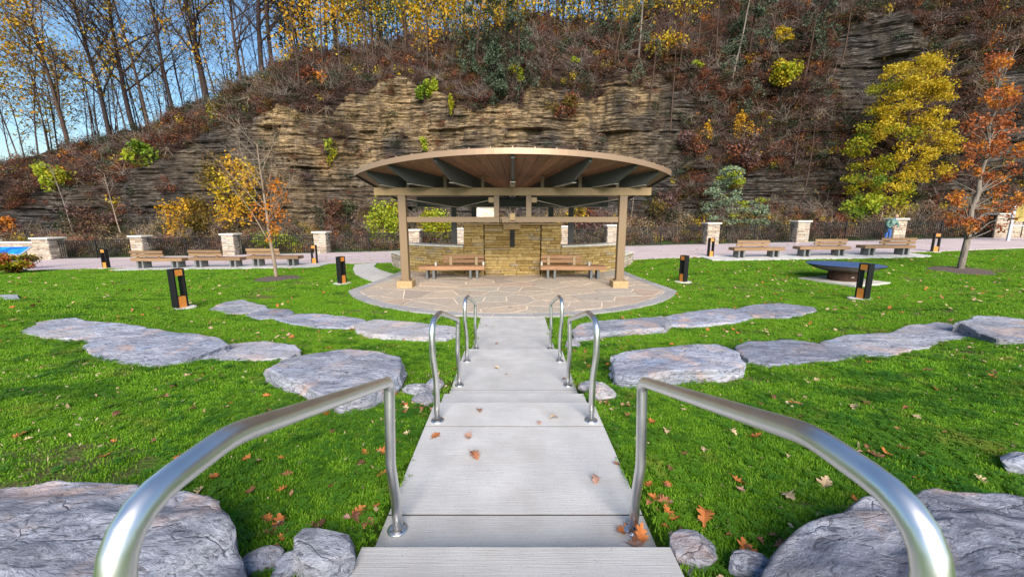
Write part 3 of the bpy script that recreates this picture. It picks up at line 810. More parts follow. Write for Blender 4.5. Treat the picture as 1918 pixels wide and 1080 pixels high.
# front frame
MB().box(-4.52, 4.52, 13.38, 13.62, BZ - .25, BZ, .008).build('front_beam', M['tan_metal'], pav)
for sx in (-3.63, 3.63):
    cpost = MB().box(sx - .125, sx + .125, 13.375, 13.625, .26, BZ - .252, .008).build('column', M['brown_metal'], pav)
    MB().box(sx - .18, sx + .18, 13.32, 13.68, .25, .275).build('base_plate', M['brown_metal'], cpost)
    for bx in (-.15, .15):
        for by in (-.15, .15):
            MB().lathe([(.0, .305), (.016, .305), (.016, .272)], (sx + bx, 13.5 + by), 6).build('bolt', M['brown_metal'], cpost)
    MB().box(sx - .26, sx + .26, 13.24, 13.76, -.05, .25, .012).build('pedestal', M['buff'], pav)
MB().box(-3.50, 3.50, 13.43, 13.57, 2.20, 2.375, .005).build('tie_beam', M['brown_metal'], pav)
for sx in (-.53, .53):
    hg = MB().box(sx - .085, sx + .085, 13.42, 13.58, 2.377, BZ - .252).build('hanger', M['brown_metal'], pav)
    sg = -1 if sx < 0 else 1
    MB().box(sx + sg * .087, sx + sg * .26, 13.36, 13.52, 2.84, 3.0).build('bracket', M['tan_metal'], hg)
    MB().tube([(sx + sg * .2, 13.47, 2.92), (sg * 2.0, 15.0, 2.72)], .016, 6).build('tie_rod', M['flange'], hg)
    MB().tube([(sg * 3.5, 13.5, 2.95), (sg * 2.0, 15.0, 2.72)], .016, 6).build('tie_rod', M['flange'], hg)
    MB().tube([(sg * 2.0, 15.0, 2.72), (sg * .9, 17.1, 2.9)], .016, 6).build('tie_rod', M['flange'], hg)
    MB().tube([(sg * 2.0, 15.0, 2.72), (sg * 3.6, 17.1, 2.9)], .016, 6).build('tie_rod', M['flange'], hg)
# rear frame
MB().box(-4.0, 4.0, 17.1, 17.3, 2.80, 3.19).build('rear_beam', M['rafter'], pav)
MB().box(-3.98, 3.98, 17.06, 17.34, 2.775, 2.797).build('beam_flange', M['flange'], pav)
for sx in (-2.47, -1.62, 1.62, 2.47):
    MB().box(sx - .1, sx + .1, 17.1, 17.3, -.05, 2.773).build('rear_column', M['rafter'], pav)
# small fixtures on the tie beam
MB().box(-.10, .08, 13.36, 13.427, 2.27, 2.49, .006).build('junction_box', M['buff'], pav)
MB().tube([(-.42, 13.40, 2.44), (-.42, 13.40, 2.16), (-.40, 13.41, 2.12), (-.37, 13.41, 2.16), (-.37, 13.41, 2.3)], .012, 5).build('conduit', M['black'], pav)

# ------------------------------------------------------------------ chimney-like centre wall
ch = thing('centre_wall', 'tall golden stacked-stone wall with a black slot at the back of the pavilion', 'wall', (0, 16.4, 0))
MB().box(-1.90, -1.18, 16.28, 16.85, -.1, 2.08).build('core', M['mortar'], ch)
MB().box(1.18, 1.90, 16.28, 16.85, -.1, 2.08).build('core', M['mortar'], ch)
MB().box(-1.16, 1.16, 16.36, 16.85, -.1, 2.08).build('core', M['mortar'], ch)
lay(ch, VEN, lambda s: (-1.94 + s, 16.25, 0), .78, 0, 2.06, (.075, .15), (.2, .6))
lay(ch, VEN, lambda s: (1.16 + s, 16.25, 0), .78, 0, 2.06, (.075, .15), (.2, .6))
lay(ch, VEN, lambda s: (-1.13 + s, 16.33, 0), 2.26, 0, 2.06, (.075, .16), (.28, .8))
for sx in (-1.94, 1.94):
    lay(ch, VEN, lambda s, sx=sx: (sx - (.03 if sx > 0 else -.03), 16.28 + s if sx > 0 else 16.85 - s, R(90) if sx > 0 else R(-90)), .57, 0, 2.06, (.075, .15), (.2, .5))
for a, c in ((-2.0, -1.15), (-1.145, -.40), (-.395, .40), (.405, 1.145), (1.15, 2.0)):
    MB().box(a, c, 16.14, 16.95, 2.06, 2.13, .01).build('cap', M['buff'], ch)
MB().box(-.36, .32, 16.10, 16.138, 1.88, 2.10, .006).build('hood', M['buff'], ch)
MB().box(-.10, .09, 16.20, 16.25, 1.18, 1.86, .006).build('slot', M['black'], ch)

# low curved flanking walls
for sg, side in ((-1, 'left'), (1, 'right')):
    cw = thing('curved_wall', f'low curved stacked-stone wall with pale cap {side} of the tall centre wall', 'wall', (sg * 3.2, 16.8, 0), 0, 'low curved pavilion walls')
    tx = np.linspace(1.97, 4.6, 60); ty = 16.02 + .086 * tx ** 2
    sl = np.concatenate([[0], np.cumsum(np.hypot(np.diff(tx), np.diff(ty)))])
    LT = sl[-1]
    def pos(s, off=0.0, sg=sg):
        s_ = s if sg > 0 else LT - s
        x = np.interp(s_, sl, tx); y = 16.02 + .086 * x * x
        a = math.atan(2 * .086 * x) * sg
        nx, ny = math.sin(a) * 1, -math.cos(a)
        return (sg * x + nx * off, y + ny * off, a)
    pts_f = [pos(s, -.03) for s in np.linspace(0.01, LT - .01, 24)]; pts_b = [pos(s, -.42) for s in np.linspace(0.01, LT - .01, 24)]
    MB().prism([p[:2] for p in pts_f] + [p[:2] for p in pts_b][::-1], -.1, 1.15).build('core', M['mortar'], cw)
    lay(cw, VEN, pos, LT, 0, 1.16, (.09, .15), (.25, .6))
    e = pos(LT if sg > 0 else 0, -.2); a = e[2]
    lay(cw, VEN, lambda s: (e[0] - sg * .02 * math.cos(a) - (s - .25) * math.sin(a) * sg, e[1] - .02 + (s - .25) * math.cos(a), a + sg * R(90)) if sg > 0 else (e[0] + .02 + (s - .25) * math.sin(a) * -1 * -1, e[1] + (.25 - s) * math.cos(a), a - R(90)), .5, 0, 1.16, (.09, .15), (.2, .4))
    nseg = 3
    for k in range(nseg):
        s0, s1 = LT * k / nseg + .004, LT * (k + 1) / nseg - .004
        if sg > 0 and k == nseg - 1: s1 += .1
        if sg < 0 and k == 0: s0 -= .1
        f_ = [pos(s, .12)[:2] for s in np.linspace(s0, s1, 9)]; b_ = [pos(s, -.5)[:2] for s in np.linspace(s0, s1, 9)]
        MB().prism(f_ + b_[::-1], 1.16, 1.24).build('cap', M['cap'], cw)
    # low seat wall further out
    sw = thing('seat_wall', f'short low stone seat wall with pale cap just outside the {side} end of the pavilion', 'wall', (sg * 5.3, 19.2, 0), 0, 'low seat walls behind the pavilion')
    A, B = np.array([sg * 4.75, 18.3]), np.array([sg * 5.75, 20.0])
    d = (B - A) / np.linalg.norm(B - A); nrm = np.array([d[1], -d[0]]) * (1 if sg > 0 else -1)
    LL = np.linalg.norm(B - A)
    ctr = (A + B) / 2
    MB().obox(ctr, d, nrm, LL / 2 - .03, .22, -.2, .62).build('core', M['mortar'], sw)
    ang = math.atan2(d[1], d[0])
    off = nrm * .24
    if sg > 0: lay(sw, PIL, lambda s: (*(A + d * s + off), ang), LL, -.1, .63, (.09, .15), (.25, .5))
    else: lay(sw, PIL, lambda s: (*(B - d * s + off), ang + math.pi), LL, -.1, .63, (.09, .15), (.25, .5))
    lay(sw, PIL, lambda s: (*(A + (nrm * (s - .25) if sg < 0 else nrm * (s - .25)) + d * .03), math.atan2(nrm[1], nrm[0]) if sg > 0 else math.atan2(-nrm[1], -nrm[0])), .5, -.1, .63, (.09, .15), (.2, .4))
    for k in range(2):
        cc = A + d * LL * (k + .5) / 2
        MB().obox(cc, d, nrm, LL / 4 - .004 + (.03), .33, .63, .71).build('cap', M['cap'], sw)
# ------------------------------------------------------------------ handrails
def fillet(P, rad, n=7):
    P = [np.array(p, float) for p in P]; out = [P[0]]
    for i in range(1, len(P) - 1):
        a, b_, c = P[i - 1], P[i], P[i + 1]; r_ = rad[i - 1]
        u = (a - b_) / np.linalg.norm(a - b_); v = (c - b_) / np.linalg.norm(c - b_)
        half = math.acos(np.clip(np.dot(u, v), -1, 1)) / 2
        L = min(r_ / math.tan(half), .48 * np.linalg.norm(a - b_), .48 * np.linalg.norm(c - b_))
        p0, p1 = b_ + u * L, b_ + v * L
        for t in np.linspace(0, 1, n): out.append((1 - t) ** 2 * p0 + 2 * t * (1 - t) * b_ + t * t * p1)
    return out + [P[-1]]
lab = {0: 'nearest', 1: 'middle', 2: 'farthest'}
for i, (yn, zb) in enumerate(((.57, .92), (3.24, .62), (5.52, .32))):
    for sg, side in ((-1, 'left'), (1, 'right')):
        x = sg * .67
        yf, zf = yn + 1.43, zb - .30
        zt = zb + (.955 if i == 0 else .90)
        t = thing('handrail', f'{lab[i]} stainless steel stair handrail on the {side} side of the steps', 'handrail', (x, yn, zb), 0, 'stainless steel handrails along the steps')
        k_ = .05 if i else .0
        P = [(x, yn, zb), (x, yn, zb + .38), (x + sg * .012, yn - k_, zb + .6), (x + sg * .012, yn - k_, zt), (x, yn + .28, zt), (x, yf, zt - .36), (x + sg * .012, yf - .02, zf + .42), (x, yf, zf + .2), (x, yf, zf)]
        MB().tube(fillet(P, [.5, .5, .15, .35, .07, .5, .5]), .0275 if i == 0 else .0255, 24).build('rail', M['steel'], t, smooth=True)
        for (yy, zz) in ((yn, zb), (yf, zf)):
            fl = MB().lathe([(.0, .012), (.026, .012), (.028, .016), (.054, .011), (.058, .006), (.058, .0)], (0, 0), 24).mesh('base_flange', M['steel'], True)
            f_ = obj('base_flange', fl, t, loc=(0, yy - yn, zz - zb + .001))
            for k in range(4):
                a = R(45 + 90 * k)
                obj('screw', MB().lathe([(.0, .017), (.005, .016), (.005, .010)], (0, 0), 8).mesh('screw', M['bowl']), f_, loc=(.042 * math.cos(a), .042 * math.sin(a), 0))

# ------------------------------------------------------------------ benches
def make_bench(label, woodm, back_side, back_x, arms, loc, rz=0, group=None, length=2.55, faces=1):
    """seat along x, sitter faces -y (faces=1); the back spans back_x"""
    t = thing('park_bench', label, 'bench', loc, rz, group)
    L = length / 2
    pl = thing_part_pos = None
    nb = 4; wd = .56 / nb
    for k in range(nb):
        y0 = -.28 + k * wd
        h = .15
        obj('seat_plank', MB().box(-L, L, y0 + .004, y0 + wd - .004, .345, .345 + h, .006).mesh('seat_plank', woodm), t)
    for sx in (-L + .42, L - .42):
        for dx in (-.13, .13):
            obj('leg', MB().box(sx + dx - .045, sx + dx + .045, -.24, .24, 0, .343, .008).mesh('leg', M['bench_concrete']), t)
    x0, x1 = back_x; yb = .20 * faces
    for k, (z0, z1) in enumerate(((.57, .70), (.73, .87))):
        dy = (.03 + .05 * k) * faces
        o = obj('back_plank', MB().box(x0, x1, -.03, .03, z0, z1, .006).mesh('back_plank', woodm), t, loc=(0, yb + dy, 0))
    for sx in (x0 + .3, x1 - .3):
        V = []
        s_ = faces
        m_ = MB().add([(sx - .05, yb - .05 * s_, .49), (sx + .05, yb - .05 * s_, .49), (sx + .05, yb - .015 * s_, .49), (sx - .05, yb - .015 * s_, .49),
                       (sx - .05, yb + .0 * s_, .84), (sx + .05, yb + .0 * s_, .84), (sx + .05, yb + .045 * s_, .84), (sx - .05, yb + .045 * s_, .84)],
                      [(3, 2, 1, 0), (4, 5, 6, 7), (0, 1, 5, 4), (1, 2, 6, 5), (2, 3, 7, 6), (3, 0, 4, 7)])
        obj('bracket', m_.mesh('bracket', M['tan_metal']), t)
    if arms:
        for sx in (-L + .62 if back_side > 0 else -L + .05, L - .05 if back_side > 0 else L - .62):
            obj('arm_block', MB().box(sx - .035, sx + .035, -.10, .16, .492, .64, .01).mesh('arm_block', M['pale_concrete']), t)
    return t
make_bench('red-brown timber bench left of the stone wall\'s centre under the pavilion roof', M['bench_wood_red'], 1, (-.38, 1.22), True, (-2.33, 15.45, .03), R(2), None, 2.5)
make_bench('red-brown timber bench right of the stone wall\'s centre under the pavilion roof', M['bench_wood_red'], -1, (-1.22, .38), True, (2.33, 15.45, .03), R(-2), None, 2.5)
for x, wd in ((-17.75, 'leftmost'), (-14.85, 'middle'), (-11.95, 'rightmost')):
    z = gz(x, 20.1) + .036
    make_bench(f'weathered timber bench on concrete legs, {wd} of the three left of the pavilion', M['bench_wood'], 1, (-1.27, .4), False, (x, 20.15, z), R(-1), 'path benches left of the pavilion', 2.6, -1)
for x, wd, bx in ((12.45, 'leftmost', (-1.2, .45)), (15.75, 'middle', (-.6, 1.05)), (19.0, 'rightmost', (-.55, 1.27))):
    z = gz(x, 20.4) + .036
    make_bench(f'weathered timber bench on concrete legs, {wd} of the three right of the pavilion', M['bench_wood'], 1, bx, False, (x, 20.45, z), R(1.2), 'path benches right of the pavilion', 2.6, -1)

# ------------------------------------------------------------------ bollard lights
def bollard(px, pv, rz, label, y=None):
    p = at_g(px, pv); x, y_, z = p[0], p[1], gz(p[0], p[1])
    t = thing('bollard_light', label, 'bollard', (x, y_, z), rz, 'black bollard lights on the lawn')
    w, d, h = .14, .09, .97
    obj('footing', MB().lathe([(0, .03), (.28, .03), (.32, .015), (.32, -.08)], (0, 0), 20).mesh('footing', M['pale_concrete']), t)
    for sg in (-1, 1):
        obj('upright', MB().box(sg * w - (.03 if sg > 0 else .0) - .02 * (sg > 0), sg * w + (.05 if sg < 0 else 0), -d, d, .03, h, .004).mesh('upright', M['black']), t)
    obj('top_cap', MB().box(-w, w, -d, d, h + .001, h + .02, .003).mesh('top_cap', M['black']), t)
    obj('lamp_panel', MB().box(-w + .051, w - .051, -d + .002, d - .002, h - .15, h - .001).mesh('lamp_panel', M['copper']), t)
    obj('access_panel', MB().box(-w + .051, w - .051, -d + .002, d - .002, .03, .30).mesh('access_panel', M['copper']), t)
    return t
bollard(200, 502, R(-4), 'far black bollard light left of the leftmost bench')
bollard(590, 494, R(6), 'far black bollard light right of the left bench row')
bollard(339, 577, R(76), 'near black bollard light with copper panels beside the left slab row')
bollard(641, 531, R(72), 'black bollard light at the curved walk left of the pavilion')
bollard(1279, 528, R(-74), 'black bollard light just right of the flagstone patio')
bollard(1330, 481, R(6), 'far black bollard light left of the right bench row')
bollard(1614, 560, R(-78), 'near black bollard light with copper panels in front of the fire bowl')
bollard(1750, 472, R(-20), 'far black bollard light right of the right bench row')

# ------------------------------------------------------------------ fire bowl
pc = at_g(1578, 527); fx, fy = pc[0], pc[1]; fz = gz(fx, fy)
t = thing('fire_bowl', 'wide black steel fire bowl on a rusty drum and square pad on the right lawn', 'fire bowl', (fx, fy, fz))
MB().obox((fx, fy), (math.cos(R(20)), math.sin(R(20))), (-math.sin(R(20)), math.cos(R(20))), .95, .95, fz - .1, fz + .06).build('pad', M['pale_concrete'], t)
MB().lathe([(.46, fz + .06), (.46, fz + .36), (.40, fz + .37)], (fx, fy), 40).build('drum', M['rust'], t, smooth=False)
prof = [(.0, fz + .32)] + [(1.14 * math.sin(a) / math.sin(R(52)), fz + .32 + .30 * (1 - math.cos(a)) / (1 - math.cos(R(52)))) for a in np.linspace(.05, R(52), 14)]
prof += [(1.15, fz + .635)]
MB().lathe([(1.13, fz + .628), (1.0, fz + .632), (.6, fz + .64), (.0, fz + .645)], (fx, fy), 64).build('sky_tint_disc', M['sky_tint_disc'], t, smooth=True)  # added disc over the bowl, its blue painting in the sky's reflection
prof += [(1.12 * math.sin(a) / math.sin(R(52)), fz + .50 + .125 * (1 - math.cos(a)) / (1 - math.cos(R(52)))) for a in np.linspace(R(52), .02, 10)]
MB().lathe(prof, (fx, fy), 64).build('bowl', M['bowl'], t, smooth=True)
MB().box(fx - .10, fx + .0, fy - .475, fy - .455, fz + .19, fz + .23).build('name_plate', M['flange'], t)

# ------------------------------------------------------------------ information panel (left) and sign post (right)
m, nt, b = mat('panel_print', rough=.25, spec=.5)
v = coords(nt, 'Object'); n1 = noise(nt, v, 3.2, 3); vo = nt.nodes.new('ShaderNodeTexVoronoi'); vo.inputs['Scale'].default_value = 3.0; vo.distance = 'CHEBYCHEV'; nt.links.new(v, vo.inputs['Vector'])
c = ramp(nt, vo.outputs['Color'], [(.0, (.01, .10, .42)), (.45, (.015, .22, .62)), (.6, (.35, .55, .75)), (.75, (.02, .35, .70)), (1, (.6, .68, .72))], 'CONSTANT')
setc(nt, b, c); M['print'] = m
px_, py_ = -26.0, 20.6; pz_ = gz(px_, py_)
t = thing('information_panel', 'slanted blue information panel on grey legs at the far left edge', 'sign', (px_, py_, pz_), R(12))
fr = obj('panel_frame', MB().box(-.85, .85, -.40, .40, -.025, .025, .008).mesh('panel_frame', M['grey_metal']), t, loc=(0, 0, 1.0), rot=(R(28), 0, 0))
obj('panel_print', MB().box(-.78, .78, -.34, .34, .026, .03).mesh('panel_print', M['print']), fr)
for sx in (-.62, .62):
    obj('leg', MB().box(sx - .06, sx + .06, -.03, .22, -.05, .97).mesh('leg', M['grey_metal']), t)
m, nt, b = mat('sign_print', rough=.4)
v = coords(nt, 'Object'); n1 = noise(nt, v, 2.0, 5)
setc(nt, b, ramp(nt, n1, [(.3, (.10, .11, .02)), (.5, (.30, .22, .05)), (.7, (.42, .35, .15))])); M['sign_print'] = m
t = thing('trail_sign', 'tall trail sign with grey post and yellow panel at the right edge', 'sign', (31.5, 25.6, gz(31.5, 25.6)), R(-10))
for sx in (0, 1.5):
    obj('post', MB().box(sx - .07, sx + .07, -.05, .05, -.1, 2.35).mesh('post', M['grey_metal']), t)
obj('panel', MB().box(.075, 1.425, -.03, .03, 1.25, 2.32).mesh('panel', M['sign_print']), t)
obj('lower_rail', MB().box(.075, 1.425, -.03, .03, .95, 1.02).mesh('lower_rail', M['grey_metal']), t)
# overlook board seen through the pavilion
m, nt, b = mat('overlook_print', rough=.4)
v = coords(nt, 'Object', (1, 1, 3.2)); n1 = noise(nt, v, 1.3, 3, .5, .8)
setc(nt, b, ramp(nt, n1, [(.35, (.75, .72, .68)), (.45, (.55, .44, .32)), (.52, (.36, .27, .17)), (.6, (.75, .72, .70))])); M['overlook'] = m
a = at_y(908, 398, 27.2); z = gz(a[0], 27.2)
t = thing('overlook_board', 'pale picture board on posts behind the pavilion, seen above the tie beam', 'sign', (a[0], 27.2, z))
MB().box(a[0] - .62, a[0] + .62, 27.17, 27.23, a[2] - .38, a[2] + .32).build('board', M['overlook'], t)
MB().box(a[0] - .7, a[0] + .7, 27.1, 27.3, a[2] + .322, a[2] + .44).build('top_rail', M['cap'], t)
for sx in (-.55, .55):
    MB().box(a[0] + sx - .05, a[0] + sx + .05, 27.24, 27.32, z - .1, a[2] + .32).build('post', M['black'], t)

# ------------------------------------------------------------------ person by the right-hand pillar
def skin_mesh(name, verts, edges, radii, material, parent, sub=2, root=0):
    me = bpy.data.meshes.new(name); me.from_pydata(verts, edges, []); me.update()
    o = obj(name, me, parent)
    md = o.modifiers.new('skin', 'SKIN'); md.use_smooth_shade = True
    for i, r_ in enumerate(radii):
        sv = me.skin_vertices[0].data[i]; sv.radius = r_ if isinstance(r_, tuple) else (r_, r_); sv.use_root = (i == root)
    s2 = o.modifiers.new('sub', 'SUBSURF'); s2.levels = sub; s2.render_levels = sub
    me.materials.append(material); return o
m, nt, b = mat('skin', (.48, .26, .18), .55); M['skin'] = m
m, nt, b = mat('jeans', (.03, .10, .32), .85); M['jeans'] = m
m, nt, b = mat('patterned_jacket', rough=.85)
n1 = noise(nt, coords(nt), 6, 3, .5, .6); setc(nt, b, ramp(nt, n1, [(.38, (.03, .055, .05)), (.46, (.05, .12, .10)), (.58, (.09, .18, .15)), (.62, (.30, .36, .32)), (.66, (.04, .08, .07))], 'LINEAR')); M['jacket'] = m
m, nt, b = mat('hair', (.30, .20, .13), .7); M['hair'] = m
qx, qy = 24.72, 26.6; qz = gz(qx, qy) + .03
pe = thing('person', 'person in a teal patterned jacket and jeans leaning beside the right-hand stone pillar', 'person', (qx, qy, qz))
# whole figure: legs, leaning torso, neck, head, one arm folded across the front, the other hanging
BV = [(0, 0, .90), (.05, -.01, 1.08), (.13, -.03, 1.28), (.20, -.05, 1.42), (.25, -.07, 1.50), (.29, -.09, 1.56),
      (-.09, 0, .86), (-.12, -.05, .48), (-.13, .0, .08), (-.13, -.13, .045),
      (.09, 0, .86), (.13, -.04, .48), (.11, .02, .08), (.12, -.12, .045)]
BE = [(0, 1), (1, 2), (2, 3), (3, 4), (4, 5), (0, 6), (6, 7), (7, 8), (8, 9), (0, 10), (10, 11), (11, 12), (12, 13)]
skin_mesh('body', BV, BE, [(.16, .12), (.15, .11), (.17, .12), (.12, .10), .055, .05, .10, .07, .05, .04, .10, .07, .05, .04], M['jeans'], pe)
skin_mesh('jacket', [(0, 0, .84), (.03, 0, 1.0), (.10, -.02, 1.22), (.18, -.04, 1.40), (.21, -.05, 1.46),
                     (-.03, -.03, 1.42), (-.20, -.06, 1.20), (-.17, -.16, .98), (-.06, -.24, .96),
                     (.36, -.06, 1.36), (.46, -.10, 1.12), (.36, -.24, 1.02), (.24, -.30, 1.04)],
          [(0, 1), (1, 2), (2, 3), (3, 4), (3, 5), (5, 6), (6, 7), (7, 8), (3, 9), (9, 10), (10, 11), (11, 12)],
          [(.25, .18), (.25, .18), (.27, .18), (.18, .14), .085, .12, .10, .085, .065, .12, .10, .08, .06], M['jacket'], pe)
hd = MB()
hp = (.31, -.10, 1.69)
hd_o = obj('head', None, pe) if False else None
bm = bmesh.new(); bmesh.ops.create_uvsphere(bm, u_segments=20, v_segments=14, radius=1)
for v_ in bm.verts:
    x, y, z = v_.co
    w_ = .078 * (1 - .18 * max(0, -z)); d_ = .098
    nx, ny, nz = x * w_, y * d_ * (1 - .1 * max(0, -z)), z * .118
    if y < -.75 and abs(x) < .3 and -.35 < z < .15: ny -= .022 * (1 - abs(x) / .3)      # nose
    if y < -.7 and .05 < z < .3 and .25 < abs(x) < .6: ny += .008                        # eye sockets
    if abs(x) > .9 and -.2 < z < .25 and abs(y) < .4: nx *= 1.18                           # ears
    if z < -.6 and y < -.2: ny -= .012                                                    # chin
    v_.co = Vector((nx, ny, nz))
me = bpy.data.meshes.new('head'); bm.to_mesh(me); bm.free(); me.materials.append(M['skin'])
for p_ in me.polygons: p_.use_smooth = True
head = obj('head', me, pe, loc=hp, rot=(R(12), R(14), R(35)))
bm = bmesh.new(); bmesh.ops.create_uvsphere(bm, u_segments=18, v_segments=12, radius=1)
bmesh.ops.delete(bm, geom=[v_ for v_ in bm.verts if v_.co.z < .12 and v_.co.y < .2 or v_.co.z < -.45], context='VERTS')
for v_ in bm.verts: v_.co = Vector((v_.co.x * .083, v_.co.y * .103 + .004, v_.co.z * .122 + .004))
me = bpy.data.meshes.new('hair'); bm.to_mesh(me); bm.free(); me.materials.append(M['hair'])
obj('hair', me, head)
for (hx, hy, hz_), dr in (((-.02, -.27, .97), (.9, -.3, .2)), ((.20, -.33, 1.05), (-.9, -.2, .3))):
    d_ = np.array(dr) / np.linalg.norm(dr); up = np.array([0, 0, 1.0])
    vs_ = [(hx, hy, hz_), tuple(np.array([hx, hy, hz_]) + d_ * .05)]; es = [(0, 1)]; rd = [.03, (.036, .02)]
    for k, (o_, ln) in enumerate(((-.028, .05), (-.009, .06), (.010, .055), (.028, .042))):
        s0 = np.array([hx, hy, hz_]) + d_ * .06 + up * o_
        s1 = s0 + d_ * ln * .55 + np.array([0, .012, 0]); s2_ = s1 + d_ * ln * .35 + np.array([0, .025, 0])
        i0 = len(vs_); vs_ += [tuple(s0), tuple(s1), tuple(s2_)]; es += [(1, i0), (i0, i0 + 1), (i0 + 1, i0 + 2)]; rd += [.0095, .009, .008]
    s0 = np.array([hx, hy, hz_]) + d_ * .02 + up * .035; i0 = len(vs_)
    vs_ += [tuple(s0), tuple(s0 + d_ * .035 + up * .025)]; es += [(0, i0), (i0, i0 + 1)]; rd += [.011, .009]
    skin_mesh('hand', vs_, es, rd, M['skin'], pe, 1)
for sx, fy_ in ((-.13, -.05), (.115, -.04)):
    MB().box(qx + sx - .05, qx + sx + .05, qy + fy_ - .13, qy + fy_ + .12, qz, qz + .09, .03).build('shoe', M['black'], pe)
bg_ = thing('shoulder_bag', 'black shoulder bag hanging at the hip of the person in the teal jacket', 'bag', (qx - .26, qy - .12, qz + .62))
MB().box(qx - .40, qx - .14, qy - .18, qy - .07, qz + .62, qz + .90, .03).build('pouch', M['black'], bg_)
MB().tube([(qx - .38, qy - .12, qz + .88), (qx - .1, qy - .2, qz + 1.25), (qx + .1, qy - .1, qz + 1.47), (qx + .0, qy + .12, qz + 1.25), (qx - .16, qy - .05, qz + .88)], .012, 5).build('strap', M['black'], bg_)

# ------------------------------------------------------------------ limestone seat slabs
SLABS = []
def slab_rock(name, label, pts, lift=.04, thick=.42, seed=0, zt=None, group=None, cat='rock slab', rough=.018, tilt=0.0):
    r = np.random.default_rng(seed + 100)
    P = np.array(pts, float)
    near = P[np.argsort(-P[:, 1])[:max(3, len(P) // 3)]]
    if zt is None:
        zt = np.mean([ground(*at_g(*q)[:2]) for q in near]) + lift
        zz = [float(ground(*at_g(*q)[:2])) for q in P]
        zt = max(zt, float(np.percentile(zz, 75 if seed != 14 else 72)) + .03)
    Q = np.array([at_z(q[0], q[1], zt)[:2] for q in P])
    # dense closed outline
    D = np.concatenate([Q, Q[:1]]); L = np.concatenate([[0], np.cumsum(np.linalg.norm(np.diff(D, axis=0), axis=1))])
    n = 130; s = np.linspace(0, L[-1], n, endpoint=False)
    O = np.stack([np.interp(s, L, D[:, k]) for k in (0, 1)], -1)
    size = L[-1] / 3.0
    ctr = O.mean(0)
    if np.sum(O[:, 0] * np.roll(O[:, 1], -1) - np.roll(O[:, 0], -1) * O[:, 1]) < 0: O = O[::-1]
    dirs = (O - ctr); dl = np.linalg.norm(dirs, axis=1)[:, None]
    O = O + dirs / dl * ((np.floor(fbm(s * 1.5, s * 0 + seed, seed) * 9) / 9 - .5) * .10 + (np.floor(vnoise(s * 3.5, s * 0, seed) * 4) / 4 - .4) * .045 + (vnoise(s * 19, s * 0, seed + 3) - .5) * .015)[:, None]
    SLABS.append(O)
    tops = [(f_, 0) for f_ in np.linspace(.02, .975, 38)] + [(1.0, -.012)]
    rows = []
    ext = np.sqrt(np.mean(np.sum((O - ctr) ** 2, 1)))
    cuts_ = [(a_, r.uniform(.75, 1.05), r.uniform(.15, .6)) for a_ in r.uniform(0, 6.28, 7)] + [(a_, r.uniform(-.2, .4), r.uniform(.03, .09)) for a_ in r.uniform(0, 6.28, 3)]
    def facet(X):
        z_ = 0
        for (a_, d_, sl_) in cuts_:
            z_ = z_ - np.clip(((X[:, 0] - ctr[0]) * math.cos(a_) + (X[:, 1] - ctr[1]) * math.sin(a_)) - d_ * ext, 0, .35) * sl_
        return np.maximum(z_ * .6, -.10) if rough > .05 else np.maximum(z_ * .12, -.02)
    for (f, dz) in tops:
        X = ctr + (O - ctr) * f
        z = zt + dz + (fbm(X[:, 0] * 1.3, X[:, 1] * 2.0, seed) - .5) * rough * .8 + (fbm(X[:, 0] * 4, X[:, 1] * 8, seed + 5) - .5) * rough * .8
        fv = fbm(X[:, 0] * .8 + 3, X[:, 1] * 1.6, seed + 9, 2) * 7; st = (np.floor(fv) + sstep(.25, .75, fv - np.floor(fv))) / 7
        z = z + facet(X) + (st - .5) * rough * 2.6 + tilt * (X[:, 0] - ctr[0])
        rows.append(np.stack([X[:, 0], X[:, 1], z], -1))
    def ringfaces(m_):
        i = np.arange(m_ - 1)[:, None] * n; jj = np.arange(n)[None]; jn = (jj + 1) % n
        return np.stack([(i + jj), (i + n + jj), (i + n + jn), (i + jn)], -1).reshape(-1, 4)
    base = rows[-1].copy()
    mb = MB().add(np.concatenate(rows), ringfaces(len(rows))); mb.N.append(list(range(n)))
    ntop = (len(rows) - 1) * n
    srows = [base]
    for k, f in enumerate(np.linspace(0, 1, 9)[1:]):
        led = np.floor(vnoise(s * 1.1, s * 0 + k * 2.3, seed) * 5) / 5
        j = (led - .5) * .16 + (vnoise(s * 6, s * 0 + k * 3.7, seed) - .5) * .05
        X = base.copy(); X[:, :2] += dirs / dl * (j * min(1, f * 3) + .02)[:, None]; X[:, 2] -= thick * f; srows.append(X)
    mb.add(np.concatenate(srows), ringfaces(len(srows)))
    o = mb.build(name, M['limestone'])
    md = o.modifiers.new('edge', 'EDGE_SPLIT') if False else None
    for p_ in o.data.polygons: p_.use_smooth = p_.index < ntop
    origin(o, (ctr[0], ctr[1], zt - thick))
    me = o.data
    return tag(o, label, cat, group)
G_ = 'limestone seating slabs set in the lawn'
slab_rock('limestone_slab', 'large pink-grey layered boulder at the bottom left beside the nearest handrail', [(-160, 900), (0, 884), (60, 880), (130, 884), (260, 893), (300, 905), (345, 898), (405, 912), (440, 950), (452, 1010), (455, 1090), (300, 1190), (0, 1210), (-260, 1150)], seed=1, zt=1.03, thick=.6, group=G_, rough=.075, cat='boulder')
slab_rock('limestone_slab', 'large grey cracked boulder at the bottom right behind the nearest handrail', [(1450, 1010), (1475, 980), (1560, 940), (1640, 905), (1740, 885), (1840, 880), (1918, 890), (2080, 915), (2150, 1000), (2000, 1130), (1800, 1190), (1540, 1180), (1448, 1070)], seed=2, zt=1.03, thick=.6, group=G_, rough=.075, cat='boulder')
